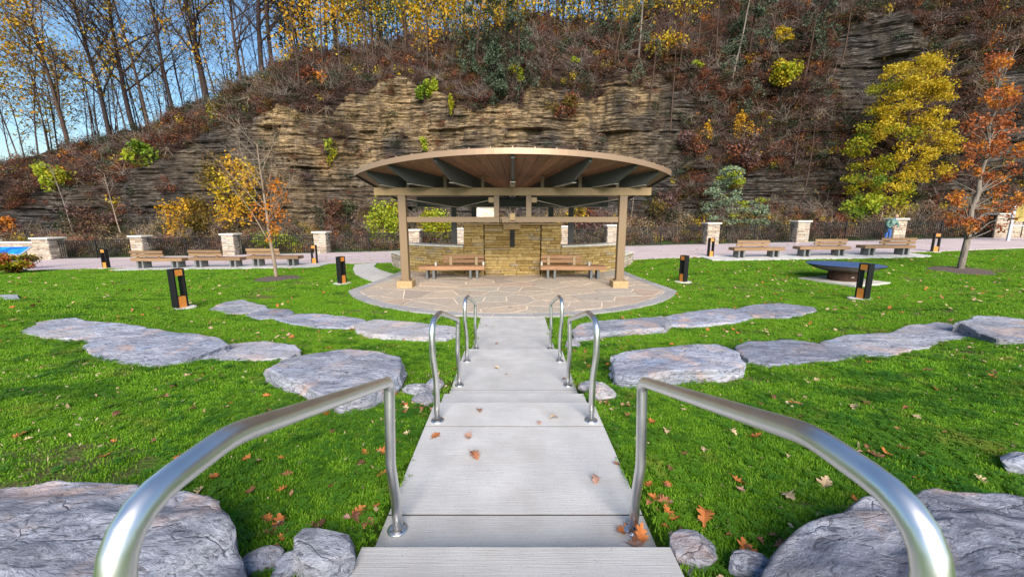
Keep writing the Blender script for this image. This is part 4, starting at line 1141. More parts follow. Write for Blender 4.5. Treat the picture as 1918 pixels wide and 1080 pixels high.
slab_rock('limestone_slab', 'thick grey limestone block left of the middle handrail', [(500, 690), (530, 672), (580, 662), (650, 652), (705, 655), (748, 664), (757, 682), (750, 702), (735, 716), (690, 740), (640, 752), (590, 735), (560, 715), (520, 705)], seed=3, zt=.62, thick=.45, group=G_)
slab_rock('limestone_slab', 'flat pale limestone slab behind the thick block on the left lawn', [(355, 665), (400, 650), (425, 641), (500, 638), (560, 645), (566, 658), (545, 670), (480, 674), (400, 673)], seed=4, group=G_)
slab_rock('limestone_slab', 'broad whitish limestone slab with dark spots in the left lawn row', [(152, 645), (200, 622), (270, 610), (330, 620), (420, 632), (430, 642), (360, 667), (290, 682), (240, 683), (180, 672)], seed=5, group=G_)
slab_rock('limestone_slab', 'outermost striped pale slab of the left near row', [(38, 606), (90, 596), (140, 593), (165, 600), (240, 604), (272, 610), (200, 627), (170, 635), (80, 632), (38, 625)], seed=6, group=G_)
slab_rock('limestone_slab', 'pale slab nearest the steps in the left far row, left of the middle handrail', [(660, 605), (700, 596), (780, 601), (850, 611), (858, 620), (835, 633), (760, 630), (700, 626), (668, 616)], seed=7, lift=.10, group=G_, thick=.4)
slab_rock('limestone_slab', 'dark speckled slab second from the steps in the left far row', [(508, 596), (560, 585), (620, 588), (680, 596), (688, 603), (660, 612), (600, 612), (540, 606)], seed=8, group=G_)
slab_rock('limestone_slab', 'small pale slab third from the steps in the left far row', [(458, 590), (500, 576), (540, 578), (553, 584), (520, 594), (480, 597)], seed=9, group=G_)
slab_rock('limestone_slab', 'outermost slab of the left far row beside the near bollard', [(385, 580), (420, 563), (455, 560), (500, 572), (505, 577), (470, 583), (430, 587)], seed=10, group=G_)
slab_rock('limestone_slab', 'dark textured slab right of the steps in the right near row', [(1146, 662), (1180, 654), (1300, 642), (1345, 641), (1385, 655), (1405, 676), (1370, 688), (1250, 695), (1180, 702), (1150, 694)], seed=11, zt=.60, thick=.45, group=G_)
slab_rock('limestone_slab', 'smooth buff-grey slab second from the steps in the right near row', [(1375, 646), (1400, 637), (1480, 634), (1530, 640), (1590, 655), (1612, 668), (1560, 675), (1440, 682), (1400, 672)], seed=12, group=G_, lift=.07)
slab_rock('limestone_slab', 'long wavy grey slab third from the steps in the right near row', [(1535, 636), (1580, 625), (1660, 622), (1700, 607), (1760, 600), (1800, 605), (1850, 615), (1885, 625), (1800, 635), (1770, 640), (1700, 655), (1665, 665), (1600, 660), (1560, 650)], seed=13, group=G_, lift=.07)
slab_rock('limestone_slab', 'pale slab at the right edge ending the right near row', [(1795, 603), (1830, 590), (1880, 592), (1918, 597), (1990, 602), (2010, 622), (1918, 634), (1870, 630), (1830, 618)], seed=14, group=G_, lift=.10)
slab_rock('limestone_slab', 'dark grey slab nearest the steps in the right far row', [(1072, 615), (1085, 606), (1150, 597), (1240, 590), (1258, 600), (1240, 612), (1150, 619), (1100, 628), (1075, 630)], seed=15, lift=.14, group=G_, thick=.45)
slab_rock('limestone_slab', 'middle slab of the right far row', [(1242, 591), (1300, 582), (1360, 575), (1390, 580), (1412, 592), (1380, 602), (1300, 608), (1257, 606)], seed=16, group=G_, lift=.08)
slab_rock('limestone_slab', 'outermost slab of the right far row toward the fire bowl', [(1378, 578), (1420, 570), (1470, 566), (1525, 574), (1532, 582), (1500, 590), (1460, 593), (1410, 588)], seed=17, group=G_, lift=.08)
slab_rock('limestone_slab', 'small flat stone at the left edge of the far lawn', [(-20, 552), (10, 550), (35, 551), (38, 556), (10, 559), (-20, 558)], seed=18, group=G_)

# small rocks along the steps
def rock(label, px, pv, size, seed, flat=.7, up=.25):
    p = at_g(px, pv); r = np.random.default_rng(seed)
    bm = bmesh.new(); bmesh.ops.create_icosphere(bm, subdivisions=3, radius=1)
    pl = [(Vector(r.normal(size=3)).normalized(), r.uniform(.55, .85)) for _ in range(11)]
    for v_ in bm.verts:
        c = v_.co.normalized(); k = 1.0
        for (nv, dd) in pl:
            q = c.dot(nv)
            if q > .2: k = min(k, dd / q)
        c = c * k * size
        v_.co = Vector((c.x * 1.25, c.y, c.z * flat))
        v_.co += Vector(r.normal(size=3)) * size * .012
    me = bpy.data.meshes.new('rock'); bm.to_mesh(me); bm.free(); me.materials.append(M['limestone'])
    z = gz(p[0], p[1])
    o = obj('rock', me, None, loc=(p[0], p[1], z + size * flat * up), rot=(0, 0, r.uniform(0, 6)), label=label, cat='rock', group='small rocks edging the steps')
    a = np.linspace(0, 6.28, 12)
    SLABS.append(np.stack([p[0] + size * .85 * np.cos(a), p[1] + size * .7 * np.sin(a)], -1))
    return o
rock('blue-grey angular rock at the bottom left of the steps, biggest of its cluster', 608, 1052, .17, 1)
rock('small rock wedged between the left boulder and the angular rock', 478, 1062, .10, 2)
rock('small pointed rock at the bottom edge left of the steps', 540, 1070, .08, 3)
rock('grey rounded rock at the bottom right corner of the nearest tread', 1296, 1045, .12, 4)
rock('half-buried small rock beside the right boulder at the bottom edge', 1400, 1072, .10, 5)
rock('upright rock beside the foot of the left middle handrail', 783, 735, .15, 6)
rock('flat pale rock in front of the left middle handrail\'s landing', 790, 752, .13, 7)
rock('dark rock behind the left middle handrail post', 812, 727, .13, 8)
rock('pale rock beside the right middle handrail post', 1128, 742, .16, 9)
rock('small dark rock between the right steps and the right middle handrail', 1106, 730, .12, 10)
rock('rock under the end of the dark slab right of the far handrail', 1072, 648, .18, 11)
rock('half-hidden small rock at the far right edge of the near lawn', 1912, 880, .13, 12)
# mulch rings of the two lawn trees
for (px, pv, rr, nm) in ((520, 522, .85, 'left'), (1800, 507, 1.0, 'right')):
    p = at_g(px, pv); z = gz(p[0], p[1])
    a = np.linspace(0, 2 * math.pi, 28, endpoint=False)
    P = [(p[0] + rr * (1 + .08 * math.sin(3 * t + 1)) * math.cos(t), p[1] + rr * (1 + .06 * math.cos(5 * t)) * math.sin(t)) for t in a]
    V = [(x, y, gz(x, y) + .01) for x, y in P] + [(p[0] + (x - p[0]) * .6, p[1] + (y - p[1]) * .6, gz(x, y) + .06) for x, y in P] + [(p[0], p[1], z + .08)]
    F = [(i, (i + 1) % 28, 28 + (i + 1) % 28, 28 + i) for i in range(28)] + [(28 + i, 28 + (i + 1) % 28, 56) for i in range(28)]
    o = MB().add(V, F).build('mulch_ring', M['mulch'], smooth=True, kind='structure')
    SLABS.append(np.array(P))
# ------------------------------------------------------------------ cliff behind the fence
WALLTOP = [(-250, 340), (60, 345), (130, 330), (240, 312), (330, 290), (420, 240), (500, 205), (560, 190), (630, 160), (700, 138), (760, 142), (850, 178), (940, 150), (1000, 112), (1130, 105), (1200, 120), (1300, 90), (1450, 60), (1600, 20), (1750, -60), (1918, -120), (2300, -160)]
RIDGE = [(-250, 385), (40, 372), (90, 352), (140, 336), (200, 302), (300, 264), (400, 226), (470, 208), (520, 172), (580, 145), (660, 122), (740, 108), (800, 82), (880, 62), (980, 52), (1080, 60), (1160, 55), (1240, 10), (1330, -40), (1500, -110), (1700, -200), (1918, -260), (2300, -300)]
def prof(lst, y):
    A = np.array([at_y(px, pv, y) for px, pv in lst]); return A[:, 0], A[:, 2]
_wx, _wz = prof(WALLTOP, 36.5); _rx, _rz = prof(RIDGE, 44.0)
def hwall(x): return np.interp(x, _wx, _wz)
def hridge(x): return np.maximum(np.interp(x, _rx, _rz), hwall(x) + .4)
NW = 225
ZK = np.linspace(-3, 21.2, NW)
def cliff_grid(xs):
    hw = np.minimum(hwall(xs), 20.5) + (fbm(xs * .35, xs * 0, 50) - .5) * 1.6
    hr = np.maximum(hridge(xs), hw + .4) + (fbm(xs * .5, xs * 0, 51) - .5) * .8
    def face(x, z):
        lay_id = np.floor(z / .15 + .4 * fbm(x * .05, z * .05, 8))
        st = .6 * (vnoise(x * .22 + lay_id * 13.7, lay_id * 5.1, 4) - .5) + .5 * (np.floor(vnoise(x * .9 + lay_id * 3.7, lay_id * 9.1, 14) * 4) / 4 - .4)
        thick = vnoise(x * .12, np.floor(z / 1.1 + .3 * fbm(x * .04, z * 0, 9)) * 3.3, 6) - .5
        return 34.2 + .16 * z + (fbm(x * .10, z * .02, 31, 3) - .5) * 4.5 + (fbm(x * .33, z * .04, 33, 3) - .5) * 1.5 + st * .42 + thick * .5 + (np.floor(vnoise(x * .42 + .5 * vnoise(z * .25, z * 0, 3), np.floor(z / 3.2) * 2.7, 61) * 5) / 5 - .4) * 1.1 + (fbm(x * .6, z * .5, 71, 3) - .5) * .5
    X, ZZ = np.meshgrid(xs, ZK)
    over = ZZ > hw[None]
    Zw = np.minimum(ZZ, hw[None]); Yw = face(X, Zw)
    ytop = face(xs, hw)
    run = np.maximum((hr - hw) * .9, 3.0)
    qs = np.concatenate([np.linspace(0, 1, 56)[1:], np.linspace(1, 2, 10)[1:]])
    X2, Q2 = np.meshgrid(xs, qs)
    Z2 = np.where(Q2 < 1, hw + (hr - hw) * Q2, hr - 3.0 * (Q2 - 1))
    Y2 = np.where(Q2 < 1, ytop + Q2 * run, ytop + run + (Q2 - 1) * 40)
    lump = (fbm(X2 * .6, Y2 * .6 + Z2 * .5, 72, 3) - .5) * np.clip(Q2 * 8, 0, 1)
    Y2 = Y2 + lump; Z2 = Z2 + lump * 1.2
    Qw = (Zw + 3) / (hw[None] + 3)
    return np.concatenate([X, X2]), np.concatenate([Yw, Y2]), np.concatenate([Zw, Z2]), np.concatenate([Qw, Q2 + 1]), np.concatenate([over, np.zeros_like(X2, bool)])
cxs = np.unique(np.concatenate([np.linspace(-150, -48, 60), np.linspace(-48, 52, 560), np.linspace(52, 110, 50)]))
X, Y, Zc, Qg, OVER = cliff_grid(cxs)
cq = np.concatenate([ZK * 0, 1 + np.concatenate([np.linspace(0, 1, 56)[1:], np.linspace(1, 2, 10)[1:]])])
V = np.stack([X, Y, Zc], -1).reshape(-1, 3); nx = len(cxs)
i = (np.arange(len(cq) - 1)[:, None] * nx + np.arange(nx - 1)[None]).ravel()
cl = MB().add(V, np.stack([i, i + 1, i + nx + 1, i + nx], -1)).build('cliff', M['cliff'], kind='structure')
pn = fbm(X * .16, Zc * .22, 77, 4)
side = sstep(7, 16, X) * .13 + sstep(-16, -27, X) * .10
soil = np.where(Qg < 1, sstep(.56, .72, pn + side * .55 + sstep(.84, 1.0, Qg) * .3), 1.0)
soil = np.maximum(soil, sstep(.06, .0, Qg))
tanm = sstep(.42, .85, Qg) * (1 - sstep(9, 15, X)) * sstep(-24, -14, X) + .35 * sstep(-30, -22, X) * (1 - sstep(-14, -10, X)) + .15
for nm, arr in (('soil', soil), ('tan', np.clip(tanm, 0, 1))):
    a_ = cl.data.attributes.new(nm, 'FLOAT', 'POINT'); a_.data.foreach_set('value', arr.ravel().astype(np.float32))
def cliff_pt(px, pv):
    """nearest cliff point along the ray through a photo pixel"""
    d = ray(px, pv); n = d / d[1]
    ts = np.linspace(30, 62, 900)
    x = CAM[0] + n[0] * ts; z = CAM[2] + n[2] * ts
    qs = np.linspace(0, 3, 240)
    best = None
    k = np.searchsorted(cxs, x).clip(0, nx - 1)
    for t, xi, zi, ki in zip(ts, x, z, k):
        col_y = Y[:, ki]; col_z = Zc[:, ki]
        hit = np.interp(zi, col_z[:280], col_y[:280]) if zi < col_z[279] else 1e9
        if t >= hit: return np.array([xi, hit, zi])
    return np.array([x[-1], ts[-1], z[-1]])
def ridge_pt(x, back=0.0):
    k = int(np.searchsorted(cxs, x).clip(0, nx - 1)); j = int(np.searchsorted(cq, 2.0 + back / 40.0).clip(0, len(cq) - 1))
    return np.array([x, Y[j, k], Zc[j, k]])

# ------------------------------------------------------------------ plant generators
def leaf_cards(rng, P, size, droop=0.0, elong=1.0):
    n = len(P); P = np.asarray(P)
    u = rng.normal(size=(n, 3)); u[:, 2] -= droop; u /= np.linalg.norm(u, axis=1)[:, None]
    w = rng.normal(size=(n, 3)); w -= u * np.sum(u * w, 1)[:, None]; w /= np.linalg.norm(w, axis=1)[:, None]
    s = size * rng.uniform(.6, 1.3, n)[:, None]
    V = np.stack([P - u * s * .6 * elong, P + w * s * .42, P + u * s * .7 * elong, P - w * s * .42], 1).reshape(-1, 3)
    F = (np.arange(n)[:, None] * 4 + np.arange(4)[None])
    return V, F
def wob(rng, a, d, L, n, amt, curve=(0, 0, 0)):
    d = np.array(d, float); d /= np.linalg.norm(d); pts = [np.array(a, float)]; step = L / n
    for k in range(n):
        d = d + rng.normal(size=3) * amt + np.array(curve) / n
        d /= np.linalg.norm(d); pts.append(pts[-1] + d * step)
    return np.array(pts)
def grow(rng, mb, base, d, L, r0, level, spec, tips, first=.35):
    nseg = spec.get('seg', [9, 6, 4, 3])[level]
    amt = spec.get('amt', [.03, .09, .13, .18])[level]
    P = wob(rng, base, d, L, nseg, amt, spec.get('curve', [(0, 0, 0)] * 4)[level])
    r = np.linspace(r0, r0 * spec.get('taper', .25), nseg + 1)
    sd_ = spec.get('sides', [8, 5, 3, 3])[level]
    mb.thin(P, r) if sd_ == 3 else mb.tube(P, r, sd_, caps=False)
    if level + 1 >= spec['levels']:
        tips.append(P); return
    nb = spec['n'][level]
    for k in range(nb):
        t = first + (1 - first) * (k + rng.uniform(.1, .9)) / nb
        f = t * nseg; i0 = min(int(f), nseg - 1); p = P[i0] + (P[i0 + 1] - P[i0]) * (f - i0)
        T = P[i0 + 1] - P[i0]; T /= np.linalg.norm(T)
        az = rng.uniform(0, 2 * math.pi); ref = np.array([math.cos(az), math.sin(az), 0.0])
        if level > 0: ref = rng.normal(size=3); ref[2] *= .6
        ref = ref - T * np.dot(ref, T); ref /= np.linalg.norm(ref) + 1e-6
        sp = spec['spread'][level] * rng.uniform(.75, 1.25)
        dd = T * math.cos(sp) + ref * math.sin(sp)
        LL = L * spec['ratio'][level] * rng.uniform(.6, 1.2) * (1.15 - spec.get('top', .6) * t)
        grow(rng, mb, p, dd, LL, max(r0 * (1 - .7 * t) * spec.get('thin', .45), spec.get('minr', .008)), level + 1, spec, tips, .25)
    if spec.get('lead', True): tips.append(P[-2:])
def crown_points(rng, tips, per, spread):
    out = []
    for P in tips:
        n = per
        t = rng.uniform(.25, 1, n) * (len(P) - 1); i0 = np.minimum(t.astype(int), len(P) - 2)
        out.append(P[i0] + (P[i0 + 1] - P[i0]) * (t - i0)[:, None] + rng.normal(size=(n, 3)) * spread)
    return np.concatenate(out)
def tree(name, label, cat, base, height, r0, spec, seed, barkm, leaves=None, group=None, lean=(0, 0, 1), first=.35):
    rng = np.random.default_rng(seed); mb = MB(); tips = []
    t = thing(name, label, cat, tuple(base), 0, group)
    grow(rng, mb, np.array(base) - np.array([0, 0, .25]), lean, height, r0, 0, spec, tips, first)
    mb.build('trunk', barkm, t, smooth=True)
    for (m_, per, spread, size, sel) in (leaves or []):
        tt = [P for P in tips if sel is None or sel(P, rng)]
        if not tt: continue
        pts = crown_points(rng, tt, per, spread)
        V, F = leaf_cards(rng, pts, size, .3)
        MB().add(V, F).build('crown', m_, t)
    return t
BARE = dict(levels=4, n=[18, 9, 7], spread=[.75, .75, .8], ratio=[.46, .5, .5], sides=[7, 4, 3, 3], top=.55, thin=.5, minr=.014, seg=[10, 6, 4, 3])
BARE3 = dict(levels=4, n=[24, 8, 3], spread=[.6, .75, .8], ratio=[.34, .45, .5], sides=[6, 3, 3, 3], top=.6, thin=.4, minr=.013, seg=[10, 5, 3, 2])

# ------------------------------------------------------------------ ridge trees
rng = np.random.default_rng(42)
ORD = ['first', 'second', 'third', 'fourth', 'fifth', 'sixth', 'seventh', 'eighth', 'ninth', 'tenth', 'eleventh', 'twelfth', 'thirteenth', 'fourteenth', 'fifteenth', 'sixteenth', 'seventeenth', 'eighteenth', 'nineteenth', 'twentieth']
def ridge_base(px, back):
    # x on the ridge that shows at this column
    d = ray(px, 200); x = d[0] / d[1] * 46
    for _ in range(4):
        p = ridge_pt(x, back); q = ray(px, 200); x = q[0] / q[1] * (p[1]) * (1 + 0)
        dv = p[2] - CAM[2]
        # perspective of a pitched camera: the column shifts with height
        depth = p[1] * math.cos(PITCH) - dv * math.sin(PITCH); x = (px - 959) / FPX * depth + CAM[0]
    return ridge_pt(x, back)
big = [(138, 17, .22), (212, 18, .24), (262, 19, .26), (292, 18, .17), (338, 19, .19), (398, 18, .27), (462, 17, .20), (496, 19, .28), (515, 19, .24), (560, 18, .20), (596, 19, .20), (640, 20, .27), (662, 18, .16), (700, 19, .18), (718, 18, .22), (765, 19, .24), (845, 17, .25), (930, 17, .22), (1045, 16, .24), (1110, 16, .20)]
for k, (px, h, r0) in enumerate(big):
    b_ = ridge_base(px, rng.uniform(-.5, .5) * 0 + .2)
    leaf = None
    sp = dict(BARE); sp['ratio'] = [.42 + .1 * rng.uniform(), .5, .5]
    lv = []
    if k in (0, 1, 4, 7, 9, 10, 11, 12, 13, 15): lv = [(M['l_gold'] if k < 9 else M['l_yellow'], 3, .22, .20, lambda P, r: r.uniform() < (.35 if k in (0, 1) or k > 8 else .16))]
    elif k in (16, 17, 18, 19): lv = [(M['l_needle'] if k % 2 else M['l_gold'], 4, .25, .22, lambda P, r: r.uniform() < .3)]
    elif k in (5, 8): lv = [(M['l_olive'], 3, .25, .2, lambda P, r: r.uniform() < .2)]
    tree('ridge_tree', f'big {"partly yellow-leaved" if lv and k not in (5, 8) else "bare"} dark-trunked ridge tree, {ORD[k]} from the left among the big ones', 'tree', b_, h, r0, sp, 300 + k, M['bark_dark'] if k % 3 else M['bark_brown'], lv, 'big trees on the ridge skyline',
         (rng.uniform(-.12, .02), 0, 1), .30)
small = list(range(8, 486, 24))
for k, px in enumerate(small):
    b_ = ridge_base(px + rng.uniform(-8, 8), rng.uniform(0, 7))
    lv = [(M['l_gold'] if k % 2 else M['l_yellow'], 3, .3, .22, lambda P, r: r.uniform() < .3)] if k in (0, 1, 2, 3, 4, 6, 10, 14, 17, 18) else []
    tree('slender_tree', f'slender bare tree on the left ridge skyline, {ORD[k]} from the left edge', 'tree', b_, rng.uniform(12, 18), rng.uniform(.06, .11), BARE3, 400 + k, M['bark_brown'], lv, 'slender trees on the left ridge', (rng.uniform(-.1, .06), 0, 1), .25)
small2 = list(range(500, 1260, 42))
for k, px in enumerate(small2):
    b_ = ridge_base(px + rng.uniform(-12, 12), rng.uniform(0, 9))
    kind = k % 3
    lv = [([M['l_yellow'], M['l_gold'], M['l_needle']][kind], [4, 3, 7][kind], .35, [.27, .25, .2][kind], lambda P, r: r.uniform() < .5)] if px > 540 else []
    tree('woodland_tree', f'{["yellow-leaved", "golden-leaved", "grey-green evergreen"][kind]} tree in the wood above the cliff, {ORD[k]} from its left end', 'tree', b_, rng.uniform(12, 17), rng.uniform(.09, .17), BARE3, 500 + k, M['bark_dark'] if k % 2 else M['bark_brown'], lv, 'trees of the wood above the cliff', (rng.uniform(-.06, .06), 0, 1), .2)
# deep wood behind: one mass of trunks and autumn leaves
mb = MB(); P = []
for k in range(330):
    x = rng.uniform(-52, 30); b_ = ridge_pt(x, rng.uniform(4, 30)); h = rng.uniform(9, 16)
    for _ in range(7):
        s_ = b_ + np.array([0, 0, h * rng.uniform(.25, .95)]); mb.thin(wob(rng, s_, (rng.normal(), rng.normal(), .9), rng.uniform(1.2, 3.2), 4, .15), np.linspace(.03, .012, 5))
    mb.tube(wob(rng, b_, (rng.uniform(-.08, .08), 0, 1), h, 5, .03), np.linspace(rng.uniform(.06, .14), .03, 6), 4, caps=False)
wd = mb.build('distant_wood_trunks', M['bark_dark'], kind='stuff'); tag(wd, 'thin far trunks of the wood behind the cliff top', 'wood')
for nm, mm, cnt in (('gold', M['l_yellow'], 22000), ('orange', M['l_gold'], 17000), ('grey-green', M['l_needle'], 16000)):
    cs = np.array([ridge_pt(rng.uniform(-19, 26), rng.uniform(1, 22)) + np.array([0, 0, rng.uniform(.3, 8)]) for _ in range(110)])
    kk = rng.integers(0, nx, 400); kk = kk[(cxs[kk] > -19) & (cxs[kk] < 24)][:46]; jj = rng.integers(NW + 26, NW + 55, len(kk))
    cs = np.concatenate([cs, np.stack([cxs[kk], Y[jj, kk], Zc[jj, kk] + rng.uniform(1.2, 6, len(kk))], -1)])
    pts = cs[rng.integers(len(cs), size=cnt)] + rng.normal(size=(cnt, 3)) * np.array([.95, .95, .75])
    V, F = leaf_cards(rng, pts, .21)
    o = MB().add(V, F).build('distant_foliage', mm, kind='stuff'); tag(o, f'{nm} foliage mass of the far wood behind the cliff top', 'foliage')
# ------------------------------------------------------------------ trunks and hemlocks on the slope
HEM = dict(levels=3, n=[26, 7], spread=[1.75, .9], ratio=[.26, .42], sides=[6, 3, 3], top=.5, thin=.3, minr=.012, seg=[9, 6, 4], curve=[(0, 0, 0), (0, 0, -1.0), (0, 0, -1.2), (0, 0, 0)])
for k, (px, pv, h, dens) in enumerate([(890, 130, 8, 20), (975, 160, 9, 20), (1195, 125, 8, 12), (1360, 190, 9, 18), (1530, 95, 8, 18), (1400, 110, 8, 14), (1130, 70, 9, 14), (935, 175, 4, 26)]):
    b_ = cliff_pt(px, pv)
    w_ = ['left of centre above the cliff', 'with drooping limbs above the pavilion roof', 'with pale hanging branches right of the pavilion', 'tall and trailing on the right slope', 'dim at the upper right', 'hanging over the right slope near the top edge', 'at the top edge right of centre', 'small, clinging to the ledge above the roof'][k]
    tree('hemlock', 'grey-green hemlock ' + w_, 'tree', b_, h, .11, HEM, 600 + k, M['bark_grey'] if k in (2, 3) else M['bark_brown'], [(M['l_needle'], dens, .13, .15, lambda P, r: r.uniform() < .75)], 'hemlocks on the cliff', (rng.uniform(-.15, .15), -.18, 1), .05)
for k, (px, pv, h) in enumerate([(800, 140, 7), (845, 128, 5), (690, 150, 9), (700, 120, 8), (1270, 150, 8), (1150, 120, 7), (1340, 110, 7), (1255, 250, 7), (560, 170, 8), (605, 135, 9), (1300, 120, 6), (1215, 200, 6), (1440, 130, 6), (1505, 150, 6), (1575, 120, 7), (1485, 330, 6), (640, 140, 8), (760, 105, 8)]):
    b_ = cliff_pt(px, pv)
    tree('slope_sapling', f'thin straight sapling on the cliff slope, {ORD[int(np.argsort(np.argsort([800, 845, 690, 700, 1270, 1150, 1340, 1255, 560, 605, 1300, 1215, 1440, 1505, 1575, 1485, 640, 760]))[k])]} from the left', 'tree', b_, h, .085, dict(BARE3, levels=3, n=[9, 4], ratio=[.22, .4]), 650 + k, M['bark_brown'], [], 'saplings on the cliff slope', (rng.uniform(-.08, .12), -.1, 1), .3)

# ------------------------------------------------------------------ shrubs with a place of their own
def shrub(name, label, px, pv, w, h, y, mats, nleaf, seed, leaf=.16, lobes=9, cat='shrub', barkm=None, base=None, group='shrubs on and below the cliff', pw=None):
    rng = np.random.default_rng(seed)
    c = at_y(px, pv, y) if y else cliff_pt(px, pv) + np.array([0, -.5, 0])
    depth = c[1] * math.cos(PITCH) - (c[2] - CAM[2]) * math.sin(PITCH)
    sx, sz = w * depth / FPX / 2, h * depth / FPX / 2; sy = min(sx, 1.6) * .8
    b_ = np.array([c[0], c[1] + .2, c[2] - sz]) if base is None else base
    t = thing(name, label, cat, tuple(b_), 0, group)
    mb = MB(); cen = []
    for k in range(lobes):
        u = rng.normal(size=3); u /= np.linalg.norm(u); u *= rng.uniform(.35, .78)
        q = c + u * np.array([sx, sy, sz]); cen.append(q)
        P = np.array([b_, b_ * .5 + q * .5 + rng.normal(size=3) * .12 * sz + np.array([0, 0, .15 * sz]), q])
        P = np.array([P[0], P[0] * .55 + P[1] * .45, P[1], P[1] * .5 + P[2] * .5 + rng.normal(size=3) * .05 * sz, P[2]])
        mb.tube(P, np.linspace(.035, .01, 5), 4, caps=False)
        for _ in range(4):
            e = q + rng.normal(size=3) * np.array([sx, sy, sz]) * .3
            mb.thin(np.array([P[3], (P[3] + e) / 2 + rng.normal(size=3) * .06, e]), np.array([.014, .01, .006]))
    mb.build('stems', barkm or M['bark_brown'], t)
    cen = np.array(cen)
    for j, mm in enumerate(mats):
        n = nleaf // len(mats)
        sub = cen[j::len(mats)] if len(cen) >= 2 * len(mats) else cen
        idx = rng.integers(len(sub), size=n)
        g = rng.normal(size=(n, 3)); g /= np.linalg.norm(g, axis=1)[:, None]; g *= rng.uniform(.1, 1, (n, 1)) ** .6
        pts = sub[idx] + g * np.array([sx, sy, sz]) * rng.uniform(.34, .52, (n, 1))
        V, F = leaf_cards(rng, pts, leaf, .3)
        MB().add(V, F).build('crown', mm, t)
    return t
G2 = 'shrubs on and below the cliff'
shrub('golden_shrub', 'tall golden-yellow shrub behind the fence left of the young tree', 432, 350, 105, 150, 31.0, [M['l_gold'], M['l_yellow'], M['l_olive']], 2600, 1, .17, 14)
shrub('olive_shrub', 'rounded olive-brown shrub behind the leftmost benches', 345, 402, 120, 85, 31.5, [M['l_olive'], M['l_gold']], 2200, 2, .16, 12)
shrub('lime_shrub', 'bright lime-green shrub behind the fence at the left pavilion column', 722, 412, 80, 110, 30.8, [M['l_lime'], M['l_lime'], M['l_yellowgreen']], 2400, 3, .15, 12)
shrub('lime_shrub', 'lime-yellow shrub seen through the pavilion at left', 815, 425, 95, 80, 30.8, [M['l_yellowgreen'], M['l_lime']], 1500, 4, .15, 10)
shrub('yellow_shrub', 'low yellow shrub seen through the pavilion right of the chimney wall', 1075, 400, 50, 60, 31.0, [M['l_yellow'], M['l_olive']], 500, 5, .14, 7)
shrub('green_shrub', 'green leafy shrub on the left ridge below the skyline', 272, 294, 78, 56, None, [M['l_green'], M['l_green'], M['l_lime']], 1600, 6, .2, 10)
shrub('lime_shrub', 'yellow-green shrub hanging at the left foot of the ridge', 118, 330, 62, 76, None, [M['l_lime'], M['l_yellowgreen']], 1500, 7, .2, 9)
shrub('green_shrub', 'dark green shrub on the cliff ledge above the roof', 797, 176, 34, 40, None, [M['l_green']], 700, 8, .16, 7)
shrub('lime_shrub', 'yellow-green shrub on the ledge beside the dark green one', 813, 160, 30, 42, None, [M['l_lime']], 600, 9, .16, 6)
shrub('lime_shrub', 'narrow yellow-green vine hanging on the cliff above the roof', 848, 198, 18, 56, None, [M['l_yellowgreen']], 360, 10, .14, 6)
shrub('yellow_shrub', 'yellow shrub on the slope above the roof\'s centre', 965, 142, 40, 45, None, [M['l_yellow'], M['l_lime']], 600, 11, .16, 7)
shrub('lime_shrub', 'small lime tuft on the pale ledge right of centre', 1076, 118, 26, 14, None, [M['l_lime']], 220, 12, .14, 5)
shrub('yellow_shrub', 'round yellow-green bush high on the right slope', 1465, 140, 72, 66, None, [M['l_yellowgreen'], M['l_lime'], M['l_yellow']], 1800, 13, .18, 11)
shrub('yellow_shrub', 'small yellow bush near the top of the right slope', 1463, 70, 46, 28, None, [M['l_yellow']], 600, 14, .17, 7)
shrub('golden_shrub', 'thin golden shrub on the slope at upper right of the roof', 1238, 92, 92, 64, None, [M['l_gold'], M['l_yellow'], M['l_olive']], 900, 15, .16, 12)
shrub('yellow_vine', 'orange-yellow vine trailing down the right cliff', 1385, 242, 38, 84, None, [M['l_gold']], 650, 16, .16, 9)
shrub('yellow_vine', 'smaller orange-yellow vine on the right cliff', 1318, 246, 28, 42, None, [M['l_gold']], 330, 17, .15, 6)
shrub('lime_shrub', 'tiny lime shrub on the right slope', 1303, 124, 30, 18, None, [M['l_lime']], 250, 18, .15, 5)
shrub('lime_shrub', 'straggling lime shrub on the dark rock left of the roof', 622, 284, 26, 52, None, [M['l_lime'], M['l_yellowgreen']], 360, 19, .15, 7)
shrub('lime_shrub', 'small yellow-green plant peeking over the left of the roof', 796, 270, 26, 36, None, [M['l_lime']], 240, 20, .14, 5)
shrub('yellow_shrub', 'yellow-green shrub high on the dark rock behind the young tree', 415, 215, 56, 60, None, [M['l_yellowgreen'], M['l_olive']], 700, 21, .17, 8)
shrub('green_shrub', 'low dark green shrub behind the fence under the yellow tree', 1612, 388, 80, 60, 31.2, [M['l_green'], M['l_lime']], 1500, 22, .16, 10)
shrub('rust_shrub', 'rusty red-brown shrub on the cliff face above the roof\'s right half', 1050, 196, 80, 60, None, [M['l_redbrown'], M['l_olive']], 1200, 23, .16, 9)
shrub('rust_shrub', 'red-brown brush mound on the right cliff beside the roof', 1290, 268, 70, 60, None, [M['l_redbrown'], M['l_mauve']], 1100, 24, .15, 9)
shrub('rust_shrub', 'red-brown brush mound on the right cliff under the trailing vine', 1385, 290, 90, 60, None, [M['l_mauve'], M['l_redbrown']], 1200, 25, .15, 10)
shrub('orange_shrub', 'orange-leaved shrub at the far left edge behind the stone wall', 6, 425, 50, 50, 31, [M['l_orange'], M['l_rust']], 700, 26, .16, 7)
shrub('orange_shrub', 'orange shrub on the ridge slope left of centre', 590, 150, 70, 40, None, [M['l_orange'], M['l_redbrown']], 900, 27, .18, 9)
